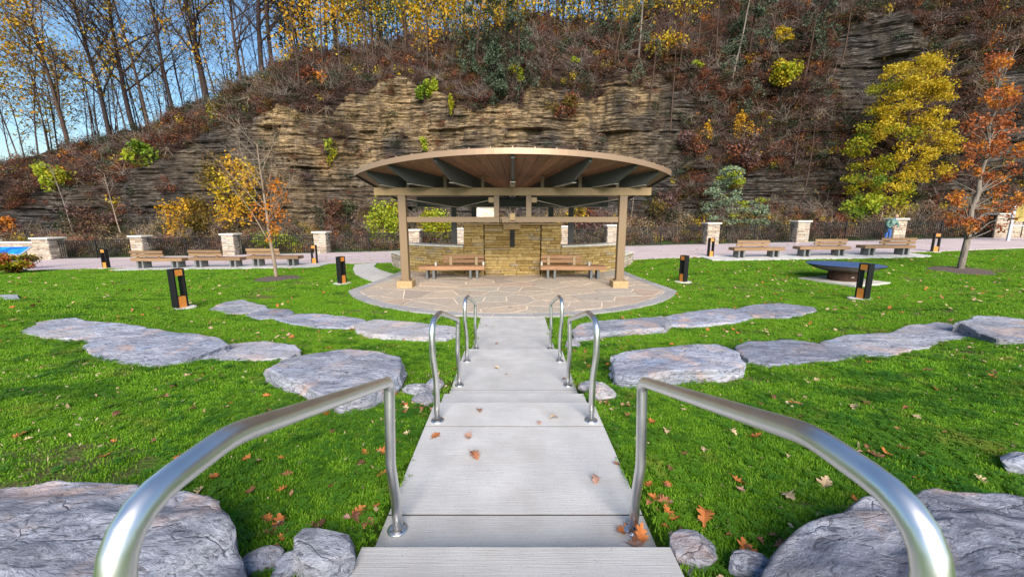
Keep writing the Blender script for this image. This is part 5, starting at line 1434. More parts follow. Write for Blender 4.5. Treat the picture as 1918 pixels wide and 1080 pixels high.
shrub('garden_shrub', 'low yellow-green shrub with reddish tips at the left edge of the lawn', 22, 490, 95, 40, 18.6, [M['l_lime'], M['l_olive'], M['l_yellowgreen'], M['l_rust']], 2400, 28, .09, 12, group='shrubs at the lawn edge')
shrub('brown_brush', 'grey-brown brush behind the fence right of the pavilion', 1240, 390, 90, 80, 31.5, [M['l_dark'], M['l_olive'], M['l_mauve']], 1500, 29, .15, 10)
shrub('brown_brush', 'reddish brown brush behind the pavilion at right', 1110, 410, 100, 75, 31.2, [M['l_mauve'], M['l_redbrown']], 1400, 30, .14, 10)
shrub('brown_brush', 'dark brown brush between the young tree and the lime shrub', 630, 405, 90, 85, 31.6, [M['l_brown'], M['l_dark'], M['l_redbrown']], 1700, 31, .15, 11)
shrub('brown_brush', 'grey-brown brush behind the leftmost fence panel', 170, 415, 150, 70, 31.5, [M['l_brown'], M['l_mauve'], M['l_dark']], 1900, 32, .15, 12)
shrub('green_shrub', 'green undergrowth behind the fence at the young tree', 520, 452, 110, 42, 30.2, [M['l_lime'], M['l_green']], 1100, 33, .13, 9)

# conifer and the yellow tree behind the right fence
def lobed_tree(name, label, base, path, r0, outl, y, ysp, nl, radii, leaf, nleaf, matf, barkm, seed, group=None, twigs=3):
    """trunk along path; leaf lobes spread through the crown's silhouette (photo rows v: x0..x1) and depth"""
    rng = np.random.default_rng(seed)
    t = thing(name, label, 'tree', tuple(base), 0, group)
    mb = MB(); P = np.array(path); Pd = np.stack([np.interp(np.linspace(0, 1, 14), np.linspace(0, 1, len(P)), P[:, k]) for k in range(3)], -1)
    Pd[1:-1, :2] += rng.normal(size=(12, 2)) * r0 * .35
    mb.tube(Pd, np.linspace(r0, r0 * .18, 14), 10, caps=False)
    vs_ = np.array([o_[0] for o_ in outl]); buckets = {}
    tries = 0; cen = []
    while len(cen) < nl and tries < 20000:
        tries += 1
        v_ = rng.uniform(vs_[0], vs_[-1]); a_ = np.interp(v_, vs_, [o_[1] for o_ in outl]); c_ = np.interp(v_, vs_, [o_[2] for o_ in outl])
        px = rng.uniform(a_, c_); dy = rng.uniform(-1, 1) * ysp * math.sqrt(max(0, 1 - ((px - (a_ + c_) / 2) / max(1, (c_ - a_) / 2)) ** 2)) 
        q = at_y(px, v_, y + dy)
        if any(np.linalg.norm((q - o_[0]) / np.array(radii)) < .62 for o_ in cen): continue
        cen.append((q, px, v_))
    for (q, px, v_) in cen:
        zt_ = q[2] - abs(np.hypot(q[0] - Pd[0][0], q[1] - Pd[0][1])) * .45 - .2
        k = int(np.clip(np.searchsorted(Pd[:, 2], zt_), 2, 12)); s_ = Pd[k]
        m1 = s_ * .5 + q * .5 + np.array([0, 0, .12 * np.linalg.norm(q - s_)]) + rng.normal(size=3) * .08
        B = np.array([s_, s_ * .5 + m1 * .5, m1, m1 * .5 + q * .5 + rng.normal(size=3) * .04, q])
        rr = r0 * .28 * (1 - k / 18)
        mb.tube(B, np.linspace(rr, rr * .3, 5), 5, caps=False)
        for _ in range(twigs):
            e = q + rng.normal(size=3) * np.array(radii) * .7; mb.thin(np.array([B[3], (B[3] + e) / 2 + rng.normal(size=3) * .04, e]), np.array([rr * .3, rr * .2, rr * .1]))
        n = int(nleaf * rng.uniform(.6, 1.3)); g = rng.normal(size=(n, 3)); g /= np.linalg.norm(g, axis=1)[:, None]; g *= rng.uniform(.05, 1.15, (n, 1)) ** .7
        pts = q + g * np.array(radii) * rng.uniform(.8, 1.2)
        mm = matf(px, v_, rng); buckets.setdefault(mm.name, (mm, []))[1].append(pts)
    mb.build('trunk', barkm, t, smooth=True)
    for mm, lst in buckets.values():
        Vv, Ff = leaf_cards(rng, np.concatenate(lst), leaf, .3); MB().add(Vv, Ff).build('crown', mm, t)
    return t
b_ = at_y(1372, 440, 31.4)
lobed_tree('blue_pine', 'blue-green young conifer behind the fence right of the pavilion', b_, [b_, at_y(1372, 400, 31.4), at_y(1372, 350, 31.4), at_y(1372, 312, 31.4)], .08,
           [(312, 1366, 1380), (335, 1345, 1402), (360, 1330, 1420), (390, 1318, 1436), (425, 1310, 1445)], 31.4, 1.6, 95, (.48, .45, .20), .13, 85, lambda px, v, r: M['l_bluegreen'] if r.uniform() < .72 else (M['l_olive'] if r.uniform() < .4 else M['l_lime']), M['bark_grey'], 701)
b_ = at_y(1668, 428, 33.0)
def ymat(px, v, r):
    k = (px - 1668) / 110 - (v - 315) / 150 + r.normal() * .6
    return M['l_yellow'] if k > .15 else (M['l_yellowgreen'] if k > -.95 else M['l_green'])
lobed_tree('yellow_tree', 'big yellow and green autumn tree in front of the dark right-hand cliff', b_, [b_, at_y(1680, 350, 33), at_y(1700, 250, 33.1), at_y(1715, 140, 33.2)], .17,
           [(108, 1700, 1750), (125, 1665, 1770), (160, 1640, 1775), (200, 1618, 1782), (250, 1600, 1790), (300, 1582, 1788), (345, 1584, 1765), (385, 1600, 1720), (410, 1612, 1690)], 33, 2.6, 165, (.62, .62, .40), .125, 165, ymat, M['bark_brown'], 702)
b_ = at_y(1493, 425, 32.5)
tree('bare_sapling', 'thin pale bare sapling in front of the dark right cliff', 'tree', b_, 8.5, .07, dict(BARE3, levels=3, n=[18, 5], ratio=[.2, .4], spread=[1.0, .7]), 703, M['bark_brown'], [(M['l_olive'], 2, .15, .14, lambda P, r: r.uniform() < .3)], None, (.03, 0, 1), .2)
b_ = at_y(1180, 425, 32.5)
tree('bare_sapling', 'thin pale bare stem right of the pavilion\'s right column', 'tree', b_, 4.2, .03, dict(BARE3, levels=3, n=[5, 3], ratio=[.2, .4]), 704, M['bark_pale'], [], None, (.02, 0, 1), .4)
b_ = at_y(135, 430, 31.5)
tree('bare_sapling', 'slim bare sapling behind the leftmost fence panel', 'tree', b_, 5.0, .05, dict(BARE3, levels=3, n=[9, 4]), 705, M['bark_grey'], [], None, (-.1, 0, 1), .3)
b_ = at_y(225, 430, 31.2)
tree('bare_sapling', 'leaning pale bare sapling beside the second pillar', 'tree', b_, 4.6, .05, dict(BARE3, levels=3, n=[8, 4]), 706, M['bark_pale'], [], None, (-.18, 0, 1), .3)
# young tree on the left lawn, red tree on the right lawn
p = at_g(518, 521); b_ = np.array([p[0], p[1], gz(p[0], p[1])])
YM = dict(levels=4, n=[17, 7, 5], spread=[.62, .55, .6], ratio=[.52, .45, .45], sides=[9, 6, 4, 3], top=.5, thin=.40, minr=.0055, seg=[10, 7, 5, 3], curve=[(0, 0, 0), (0, 0, .25), (0, 0, .2), (0, 0, 0)])
tree('young_maple', 'young bare tree with clusters of orange leaves on the left lawn', 'tree', b_, 5.3, .075, YM, 715, M['bark_pale'],
     [], None, (0, 0, 1), .30)
rng = np.random.default_rng(31)
pts = np.concatenate([at_y(px, pv, b_[1] + rng.uniform(-.25, .25)) + rng.normal(size=(n_, 3)) * np.array([sp_, sp_, sp_ * 1.1]) for (px, pv, sp_, n_) in ((518, 340, .13, 60), (506, 352, .12, 50), (523, 365, .13, 60), (500, 378, .12, 50), (512, 390, .15, 80), (490, 398, .12, 45), (524, 402, .12, 60), (508, 415, .13, 60), (480, 388, .09, 25), (516, 432, .11, 50), (505, 446, .10, 35), (535, 378, .08, 20), (470, 405, .08, 18))])
V, F = leaf_cards(rng, pts, .085, .3); MB().add(V, F).build('crown', M['l_orange'], [o for o in bpy.data.objects if o.name.startswith('young_maple')][0])
p = at_g(1798, 506); b_ = np.array([p[0], p[1], gz(p[0], p[1])])
yy = p[1]
t = lobed_tree('red_maple', 'rust-red leaved tree with a pale trunk on the right lawn', b_, [b_, b_ + np.array([.02, 0, 2.0]), b_ + np.array([.1, 0, 4.0]), b_ + np.array([.2, .1, 6.2]), b_ + np.array([.25, .1, 8.4])], .115,
           [(105, 1858, 1885), (150, 1845, 1890), (200, 1835, 1915), (240, 1800, 1925), (280, 1800, 1930), (310, 1785, 1900), (340, 1765, 1910), (375, 1735, 1915), (405, 1735, 1905), (430, 1768, 1880)], yy, 1.0, 92, (.25, .25, .20), .085, 54, lambda px, v, r: M['l_rust'] if r.uniform() < .8 else M['l_orange'], M['bark_grey'], 711)
rng = np.random.default_rng(5); mb = MB(); tp = []
for k in range(9):
    s_ = b_ + np.array([.15 + .01 * k, .05, 5.4 + .28 * k]); grow(rng, mb, s_, (rng.uniform(-.6, .6), rng.uniform(-.5, .5), 1.0), 1.6 - .07 * k, .018, 0, dict(levels=2, n=[5], spread=[.6], ratio=[.45], seg=[5, 3], sides=[4, 3], amt=[.08, .12], minr=.006), tp)
mb.build('top_twigs', M['bark_grey'], t)

# ------------------------------------------------------------------ scattered stuff: geometry-node instancing of clumps
def scatter(name, label, cat, pts, rot, scl, idx, protos, kind='stuff'):
    me = bpy.data.meshes.new(name); me.from_pydata([tuple(p) for p in pts], [], []); me.update()
    for nm, ty, arr in (('rot', 'FLOAT_VECTOR', rot), ('scl', 'FLOAT_VECTOR', scl), ('idx', 'INT', idx)):
        a = me.attributes.new(nm, ty, 'POINT'); a.data.foreach_set('vector' if ty == 'FLOAT_VECTOR' else 'value', np.asarray(arr).ravel())
    o = obj(name, me); tag(o, label, cat, None, kind)
    c = bpy.data.collections.new(name + '_protos')
    for k, (pm) in enumerate(protos):
        po = bpy.data.objects.new('%s_%02d' % (name + '_clump', k), pm); c.objects.link(po)
    ng = bpy.data.node_groups.new(name, 'GeometryNodeTree')
    ng.interface.new_socket('Geometry', in_out='INPUT', socket_type='NodeSocketGeometry')
    ng.interface.new_socket('Geometry', in_out='OUTPUT', socket_type='NodeSocketGeometry')
    gi = ng.nodes.new('NodeGroupInput'); go = ng.nodes.new('NodeGroupOutput')
    ip = ng.nodes.new('GeometryNodeInstanceOnPoints'); ci = ng.nodes.new('GeometryNodeCollectionInfo')
    ci.inputs['Collection'].default_value = c; ci.inputs['Separate Children'].default_value = True; ci.inputs['Reset Children'].default_value = True
    ip.inputs['Pick Instance'].default_value = True
    def attr(nm, dt):
        a = ng.nodes.new('GeometryNodeInputNamedAttribute'); a.data_type = dt; a.inputs['Name'].default_value = nm
        return next(s for s in a.outputs if s.enabled and s.name == 'Attribute')
    L = ng.links.new
    L(gi.outputs[0], ip.inputs['Points']); L(ci.outputs[0], ip.inputs['Instance'])
    L(attr('idx', 'INT'), ip.inputs['Instance Index']); L(attr('rot', 'FLOAT_VECTOR'), ip.inputs['Rotation']); L(attr('scl', 'FLOAT_VECTOR'), ip.inputs['Scale'])
    L(ip.outputs[0], go.inputs[0])
    md = o.modifiers.new('scatter', 'NODES'); md.node_group = ng
    return o
def clump_leaves(seed, m_, n, size, rad=(.5, .5, .4), twigs=5, twigm=None):
    rng = np.random.default_rng(seed)
    pts = rng.normal(size=(n, 3)) * np.array(rad) * .5
    V, F = leaf_cards(rng, pts, size, .4)
    mb = MB().add(V, F)
    for _ in range(twigs):
        a = np.array([0, 0, -rad[2]]); e = rng.normal(size=3) * np.array(rad) * .8
        mb.thin(np.array([a, (a + e) / 2 + rng.normal(size=3) * .06, e]), np.array([.012, .009, .005]))
    return mb.mesh('clump', m_)
def twig_clump(seed, m_, n, L, up=1.0):
    rng = np.random.default_rng(seed); mb = MB()
    for _ in range(n):
        a = rng.normal(size=3) * np.array([.25, .15, .05]); d = rng.normal(size=3); d[2] = abs(d[2]) * 1.3 * up if up > 0 else -abs(d[2]) * 1.8
        P = wob(rng, a, d, L * rng.uniform(.5, 1.1), 4, .15); mb.tube(P, np.linspace(.013, .005, 5), 3, caps=False)
        if rng.uniform() < .7:
            q = P[2]; mb.tube(wob(rng, q, P[3] - P[2] + rng.normal(size=3) * .2, L * .4, 2, .2), np.linspace(.008, .004, 3), 3, caps=False)
    return mb.mesh('clump', m_)
PROT = [clump_leaves(1, M['l_brown'], 110, .10, twigs=9), clump_leaves(2, M['l_redbrown'], 100, .10, twigs=9), clump_leaves(3, M['l_mauve'], 90, .10, twigs=12), clump_leaves(4, M['l_dark'], 120, .10, twigs=8),
        clump_leaves(5, M['l_olive'], 90, .10, twigs=9), clump_leaves(6, M['l_needle'], 130, .10, (.6, .5, .35)), twig_clump(7, M['bark_grey'], 16, 1.4), twig_clump(8, M['bark_brown'], 18, 1.3),
        twig_clump(9, M['bark_pale'], 12, 1.2, -1), clump_leaves(10, M['l_yellow'], 40, .14), clump_leaves(11, M['l_orange'], 36, .12),
        clump_leaves(12, M['b_mauve'], 90, .10, twigs=12), clump_leaves(13, M['b_tan'], 90, .10, twigs=10), clump_leaves(14, M['b_rust'], 90, .10, twigs=10), twig_clump(15, M['bark_pale'], 18, 1.3)]
rng = np.random.default_rng(9)
N = 52000
kx = rng.integers(0, nx, N); kq = rng.integers(0, 281, N)
inview = (cxs[kx] > -58) & (cxs[kx] < 52)
sv = soil[kq, kx]; inview &= ~OVER[kq, kx]; pr = np.where(Qg[kq, kx] < 1, .035 + .40 * sv ** 1.5, .50)
wt = np.where(cxs[kx] < -30, .7, 1.0)
keep = inview & (rng.uniform(size=N) < pr * wt)
kx, kq = kx[keep], kq[keep]
pts = np.stack([cxs[kx], Y[kq, kx] - .12, Zc[kq, kx] + .1], -1) + rng.normal(size=(len(kx), 3)) * .15
zone = fbm(pts[:, 0] * .22, pts[:, 2] * .3, 91, 3); upper = Qg[kq, kx] >= 1
idx = np.zeros(len(kx), int)
u = rng.uniform(size=len(kx))
tbl_low = np.array([0, 1, 2, 3, 4, 5, 6, 7, 8, 9, 10])
def choose(p): return np.searchsorted(np.cumsum(p) / np.sum(p), rng.uniform(size=len(kx)))
pa = choose([.30, .26, .10, .05, .06, .04, .08, .08, .02, .01, .03])      # rusty leaf litter
pb = choose([.16, .05, .14, .20, .10, .12, .10, .08, .05, .02, .005])     # dark mixed brush
pd = choose([.14, .12, .28, .08, .05, .05, .12, .10, .08, .015, .005])     # mauve brush
idx = np.where(zone > .56, pa, np.where(zone > .44, pd, pb))
sc = rng.uniform(.55, 1.25, len(kx))
flat = np.where(idx < 6, rng.uniform(.5, 1.0, len(kx)), 1.0)
scatter('undergrowth', 'brown leafy undergrowth and brush covering the cliff slope', 'undergrowth', pts,
        np.stack([rng.uniform(-.3, .3, len(kx)), rng.uniform(-.3, .3, len(kx)), rng.uniform(0, 6.28, len(kx))], -1), np.stack([sc, sc, sc * flat], -1), idx, PROT)
# brush along the foot of the cliff behind the fence
nb = 2600
pts = np.stack([rng.uniform(-48, 46, nb), rng.uniform(29.6, 33.6, nb), np.zeros(nb)], -1)
hgt = 1.0 + 1.9 * fbm(pts[:, 0] * .25, pts[:, 1] * 0, 13); pts[:, 2] = ground(pts[:, 0], pts[:, 1]) + rng.uniform(0, 1, nb) ** .8 * hgt * sstep(29.4, 31.5, pts[:, 1]) + .1
zone = fbm(pts[:, 0] * .3, pts[:, 1] * .3, 17, 3)
kx = np.zeros(nb)
p1 = choose([.06, .04, .08, .04, .06, .02, .10, .08, 0, .03, .02, .24, .08, .16, .10]); p2 = choose([.06, .02, .06, .10, .12, .05, .10, .06, 0, .05, .0, .12, .24, .06, .08])
scatter('brush_belt', 'tangled brown brush behind the black fence', 'undergrowth', pts, np.stack([rng.uniform(-.3, .3, nb), rng.uniform(-.3, .3, nb), rng.uniform(0, 6.28, nb)], -1),
        np.repeat(rng.uniform(.5, 1.05, nb)[:, None], 3, 1), np.where(zone > .5, p1, p2), PROT)

# ------------------------------------------------------------------ lawn grass
def blades(seed, n, h, rad, w=.0035, lean=.55):
    rng = np.random.default_rng(seed); V = []; F = []
    for k in range(n):
        a = rng.uniform(0, 6.28); rr = rad * math.sqrt(rng.uniform())
        bx, by = rr * math.cos(a), rr * math.sin(a); H = h * rng.uniform(.5, 1.15)
        d = rng.uniform(0, 6.28); le = lean * rng.uniform(.2, 1.3) * H; dx, dy = math.cos(d), math.sin(d); sx, sy = -dy * w, dx * w
        i = len(V)
        V += [(bx - sx, by - sy, -.005), (bx + sx, by + sy, -.005), (bx + dx * le * .35 - sx * .9, by + dy * le * .35 - sy * .9, H * .6), (bx + dx * le * .35 + sx * .9, by + dy * le * .35 + sy * .9, H * .6), (bx + dx * le, by + dy * le, H)]
        F += [(i, i + 1, i + 3, i + 2), (i + 2, i + 3, i + 4)]
    return MB().add(V, F)
def clover(seed, n, rad):
    rng = np.random.default_rng(seed); mb = MB()
    for k in range(n):
        c = np.array([rng.normal() * rad, rng.normal() * rad, rng.uniform(.02, .045)])
        for j in range(3):
            a = j * 2.09 + rng.uniform(0, .5); s = .011
            d = np.array([math.cos(a), math.sin(a), .15]); q = np.array([-math.sin(a), math.cos(a), 0])
            mb.add([c, c + d * s + q * s * .6, c + d * s * 1.7, c + d * s - q * s * .6], [(0, 1, 2, 3)])
    return mb
GP = [blades(1, 46, .027, .07).mesh('tuft', M['blade']), blades(2, 42, .020, .075, .0035, 1.1).mesh('tuft', M['blade']), blades(3, 32, .036, .06, .003, .9).mesh('tuft', M['blade']), clover(4, 14, .04).mesh('tuft', M['clover'])]
def inside(P, O):
    x, y = P[:, 0], P[:, 1]; c = np.zeros(len(P), bool); n = len(O)
    for i in range(n):
        x0, y0 = O[i]; x1, y1 = O[(i + 1) % n]
        if y0 == y1: continue
        c ^= ((y0 > y) != (y1 > y)) & (x < (x1 - x0) * (y - y0) / (y1 - y0) + x0)
    return c
def lawn_mask(P):
    x, y = P[:, 0], P[:, 1]
    ok = (np.abs(x) > SW + .025) | (y > 9.3)
    ok &= ~inside(P, np.array(outline(-.02)))
    pn_ = np.array(path_near); ok &= y < np.interp(x, pn_[:, 0], pn_[:, 1]) - .03
    for (x0, x1, y0, y1) in PADS: ok &= ~((x > x0 - .02) & (x < x1 + .02) & (y > y0) & (y < y1))
    ok &= ~inside(P, np.array(walk_w))
    ok &= ~((np.abs(x) < 5.0) & (y > 15) & (y < 19))
    ok &= np.hypot(x - fx, y - fy) > .98
    for O in SLABS:
        c = O.mean(0); ok &= ~inside(P, c + (O - c) * .985)
    return ok
rng = np.random.default_rng(77)
GPt, GS = [], []
for (y0, y1, den, s) in ((.9, 4.2, 560, .85), (4.2, 7.5, 300, 1.1), (7.5, 12, 120, 1.55), (12, 21.3, 46, 2.2)):
    xm = y1 * 1.34 + .6; n = int((y1 - y0) * 2 * xm * den)
    P = np.stack([rng.uniform(-xm, xm, n), rng.uniform(y0, y1, n)], -1)
    P = P[np.abs(P[:, 0]) < P[:, 1] * 1.34 + .7]; P = P[lawn_mask(P)]
    GPt.append(P); GS.append(np.full(len(P), s))
P = np.concatenate(GPt); s = np.concatenate(GS); n = len(P)
thinp = fbm(P[:, 0] * 1.1, P[:, 1] * 1.1, 55, 4)
keep = rng.uniform(size=n) < 1 - .72 * bare_at(P[:, 0], P[:, 1])
P, s, thinp = P[keep], s[keep], thinp[keep]; n = len(P)
pts = np.concatenate([P, ground(P[:, 0], P[:, 1])[:, None]], 1)
gi = np.where(rng.uniform(size=n) < .10 * (P[:, 1] < 7) + .25 * (thinp > .62) * (P[:, 1] < 6), 3, rng.integers(0, 3, n))
sx = s * rng.uniform(.8, 1.25, n); szz = np.where(s > 1.5, s * .62, s * .9) * rng.uniform(.7, 1.2, n)
scatter('grass', 'bright green lawn grass', 'grass', pts, np.stack([rng.uniform(-.12, .12, n), rng.uniform(-.12, .12, n), rng.uniform(0, 6.28, n)], -1), np.stack([sx, sx, szz], -1), gi, GP)

# ------------------------------------------------------------------ fallen leaves
def oak_leaf(seed, L=.10):
    rng = np.random.default_rng(seed)
    half = [(0, .0), (.10, .07), (.16, .04), (.24, .20), (.31, .26), (.36, .09), (.45, .30), (.54, .36), (.58, .12), (.68, .24), (.78, .25), (.80, .09), (.90, .10), (1.0, .0)]
    bm = bmesh.new(); rows = []
    cu, tw = rng.uniform(.1, 1.3) * rng.choice([-1, 1]), rng.uniform(-.9, .9)
    def bend(x, y):
        z = cu * ((x - .5) ** 2) * .9 + abs(y) * rng.uniform(.25, .5) + tw * (x - .5) * y * 1.5
        return Vector(((x - .5) * L, y * L, z * L))
    for (x, w_) in half:
        j = rng.uniform(.8, 1.2)
        rows.append([bm.verts.new(bend(x, w_ * j)), bm.verts.new(bend(x, 0)), bm.verts.new(bend(x, -w_ * rng.uniform(.8, 1.2)))] if w_ > 0 else [bm.verts.new(bend(x, 0))])
    for a, c in zip(rows[:-1], rows[1:]):
        if len(a) == 1 and len(c) == 3: bm.faces.new((a[0], c[0], c[1])); bm.faces.new((a[0], c[1], c[2]))
        elif len(a) == 3 and len(c) == 3: bm.faces.new((a[1], a[0], c[0], c[1])); bm.faces.new((a[2], a[1], c[1], c[2]))
        elif len(a) == 3 and len(c) == 1: bm.faces.new((a[0], c[0], a[1])); bm.faces.new((a[1], c[0], a[2]))
    r0 = rows[0][0].co
    s = [bm.verts.new(r0 + Vector((-k * .12 * L, rng.uniform(-.01, .01) * L, .02 * L) )) for k in (0, 1, 2)]
    s2 = [bm.verts.new(v.co + Vector((0, .018 * L, .01 * L))) for v in s]
    bm.faces.new((s[0], s[1], s2[1], s2[0])); bm.faces.new((s[1], s[2], s2[2], s2[1]))
    me = bpy.data.meshes.new('leaf'); zmin = min(v.co.z for v in bm.verts)
    for v in bm.verts: v.co.z -= zmin
    bm.to_mesh(me); bm.free(); return me
LM = {}
for k in ('leaf_orange', 'leaf_brown', 'leaf_tan', 'leaf_dark', 'leaf_pink'):
    LM[k] = []
    for j in range(7):
        me = oak_leaf(hash_ := (len(LM) * 10 + j)); me.materials.append(M[k]); LM[k].append(me)
rng = np.random.default_rng(123)
def put_leaf(x, y, z, k, s, label, group, rz=None):
    o = obj('oak_leaf', LM[k][rng.integers(7)], None, loc=(x, y, z), rot=(rng.uniform(-.35, .35), rng.uniform(-.35, .35), rng.uniform(0, 6.28) if rz is None else rz), scale=(s, s, s))
    return tag(o, label, 'leaf', group)
STEPLEAF = [(816, 817, 'leaf_orange', 1.15, 'orange fallen leaf on the landing below the left middle handrail'), (876, 819, 'leaf_pink', 1.05, 'curled brown leaf on the landing right of the orange one'),
            (888, 855, 'leaf_brown', 1.15, 'broad brown leaf near the middle of the near landing'), (1114, 899, 'leaf_pink', .95, 'reddish-brown leaf near the right edge of the near landing'),
            (897, 771, 'leaf_brown', .9, 'small brown leaf between the middle handrails at left'), (1037, 785, 'leaf_tan', 1.0, 'tan leaf standing up between the middle handrails at right'),
            (1009, 793, 'leaf_pink', .6, 'tiny pinkish leaf left of the tan one'), (930, 690, 'leaf_tan', .9, 'tan leaf on the second landing'), (948, 701, 'leaf_brown', .5, 'tiny brown leaf scrap on the second landing'),
            (1057, 711, 'leaf_brown', .7, 'brown leaf at the right edge of the second landing'), (930, 644, 'leaf_brown', .8, 'brown leaf on the lowest walk beyond the far handrails'), (924, 611, 'leaf_tan', .7, 'pale leaf at the end of the walk by the patio'),
            (911, 610, 'leaf_brown', .6, 'dark leaf at the end of the walk by the patio'), (1010, 610, 'leaf_tan', .6, 'small leaf on the right of the walk\'s end'),
            (1170, 995, 'leaf_orange', 1.25, 'large rust leaf against the base of the right nearest handrail'), (1196, 1005, 'leaf_brown', 1.2, 'brown leaf beside the base of the right nearest handrail'),
            (1192, 1020, 'leaf_pink', 1.1, 'pinkish leaf on the tread corner at the right nearest handrail'), (1158, 870, 'leaf_brown', .8, 'brown leaf on the right edge of the near landing')]
for (px, pv, k, s, lb) in ((1118, 559, 'leaf_brown', 1.1, 'reddish leaf on the flagstones left of the right pavilion column'), (955, 575, 'leaf_orange', .9, 'small orange leaf on the flagstones near the walk'), (1000, 535, 'leaf_dark', .8, 'dark leaf on the flagstones in front of the stone wall'), (700, 572, 'leaf_tan', .9, 'pale leaf on the slate border at the patio left tip'), (1110, 590, 'leaf_tan', .8, 'pale leaf at the patio front edge right of the walk'), (880, 548, 'leaf_brown', .8, 'brown leaf on the flagstones below the left pavilion bench')):
    q = at_z(px, pv, .03); put_leaf(q[0], q[1], .034, k, s, lb, 'fallen leaves on the patio')
for (px, pv, k, s, lb) in STEPLEAF:
    for (y0, y1, zt) in STEPS:
        q = at_z(px, pv, zt)
        if y0 <= q[1] <= y1: break
    put_leaf(q[0], q[1], zt + .004, k, s, lb, 'fallen leaves on the concrete steps')
NAMED = [(400, 900, 'leaf_orange', 1.3), (470, 925, 'leaf_brown', 1.1), (672, 965, 'leaf_orange', 1.2), (690, 985, 'leaf_brown', 1.3), (715, 850, 'leaf_orange', 1.4), (684, 852, 'leaf_orange', 1.1), (716, 895, 'leaf_orange', 1.1), (600, 990, 'leaf_dark', 1.2), (525, 985, 'leaf_orange', 1.2), (520, 1000, 'leaf_dark', 1.2), (200, 858, 'leaf_orange', 1.1), (37, 820, 'leaf_orange', 1.2),
         (1318, 978, 'leaf_orange', 1.7), (1400, 1040, 'leaf_orange', 1.6), (1245, 945, 'leaf_brown', 1.3), (1250, 965, 'leaf_orange', 1.2), (1215, 915, 'leaf_orange', 1.1), (1384, 908, 'leaf_orange', 1.2), (1415, 822, 'leaf_orange', 1.4), (1222, 795, 'leaf_orange', 1.2), (1247, 812, 'leaf_tan', 1.1), (1518, 845, 'leaf_pink', 1.4), (1545, 912, 'leaf_tan', 1.5), (1475, 935, 'leaf_tan', 1.4), (1320, 848, 'leaf_tan', 1.2), (1370, 815, 'leaf_tan', 1.2), (1600, 765, 'leaf_tan', 1.4), (1660, 855, 'leaf_orange', 1.4), (1690, 845, 'leaf_orange', 1.1), (1700, 770, 'leaf_brown', 1.2), (1860, 710, 'leaf_orange', 1.4), (1840, 680, 'leaf_tan', 1.5),
         (822, 704, 'leaf_tan', 1.3), (757, 765, 'leaf_orange', 1.2), (760, 770, 'leaf_tan', 1.3), (610, 780, 'leaf_orange', 1.4), (720, 790, 'leaf_tan', 1.2), (1102, 690, 'leaf_orange', 1.1), (1140, 685, 'leaf_orange', 1.2), (1100, 720, 'leaf_tan', 1.2), (1200, 1010, 'leaf_orange', 1.4), (545, 640, 'leaf_orange', 1.1), (355, 705, 'leaf_tan', 1.5), (505, 780, 'leaf_tan', 1.3), (1020 + 620, 858, 'leaf_dark', 1.3)]
used = 0
MARKS = [('the bottom left boulder', 380, 960), ('the bottom right boulder', 1560, 960), ('the foot of the left nearest handrail', 690, 960), ('the foot of the right nearest handrail', 1230, 960),
         ('the thick block left of the steps', 640, 745), ('the dark slab right of the steps', 1260, 705), ('the left middle handrail', 770, 800), ('the right middle handrail', 1160, 800), ('the broad whitish slab', 260, 690),
         ('the outermost left slab', 90, 640), ('the flat pale left slab', 470, 690), ('the smooth buff slab', 1500, 690), ('the long wavy slab', 1720, 665), ('the left far slab row', 640, 640), ('the right far slab row', 1330, 625),
         ('the left edge of the near lawn', 60, 800), ('the right edge of the near lawn', 1860, 800), ('the middle of the near left lawn', 400, 800), ('the middle of the near right lawn', 1500, 800), ('the left near bollard', 380, 600), ('the far right slab', 1900, 650), ('the right near lawn below the buff slab', 1400, 740), ('the left near lawn below the whitish slab', 250, 750)]
MARKW = [(nm, at_g(px, pv)[:2]) for nm, px, pv in MARKS]
def lawn_leaf(x, y, k, s):
    cn = {'leaf_orange': 'orange', 'leaf_brown': 'brown', 'leaf_tan': 'pale tan', 'leaf_dark': 'dark brown', 'leaf_pink': 'pinkish brown'}[k]
    nm = min(MARKW, key=lambda m_: np.hypot(m_[1][0] - x, m_[1][1] - y))[0]
    sz_ = 'large' if s > 1.15 else ('small' if s < .82 else 'mid-sized')
    put_leaf(x, y, gz(x, y) + .02, k, s * .85, f'{sz_} {cn} fallen leaf near {nm}', f'{sz_} {cn} leaves near {nm}')
for (px, pv, k, s) in NAMED:
    q = at_g(px, pv); lawn_leaf(q[0], q[1], k, s)
for (px, pv, cnt, sp_) in ((1235, 985, 10, .10), (1395, 1035, 7, .12), (525, 1000, 9, .10), (690, 970, 6, .09), (1240, 940, 7, .10), (760, 765, 6, .10), (1650, 855, 5, .12), (1140, 760, 5, .12)):
    q0 = at_g(px, pv)
    for _ in range(cnt):
        q = q0 + rng.normal(size=3) * sp_
        if abs(q[0]) > SW + .03: lawn_leaf(q[0], q[1], rng.choice(['leaf_orange', 'leaf_brown', 'leaf_tan', 'leaf_dark', 'leaf_pink'], p=[.28, .30, .14, .16, .12]), rng.uniform(.45, .95))
n = 0
while n < 190:
    y = 1.2 + 7.5 * rng.uniform() ** .8; x = rng.uniform(-1, 1) * (y * 1.3 + .6)
    if not lawn_mask(np.array([[x, y]]))[0]: continue
    clus = vnoise(x * .9, y * .9, 5)
    if rng.uniform() > .35 + clus: continue
    lawn_leaf(x, y, rng.choice(['leaf_orange', 'leaf_brown', 'leaf_tan', 'leaf_dark', 'leaf_pink'], p=[.26, .26, .24, .12, .12]), rng.uniform(.6, 1.25)); n += 1
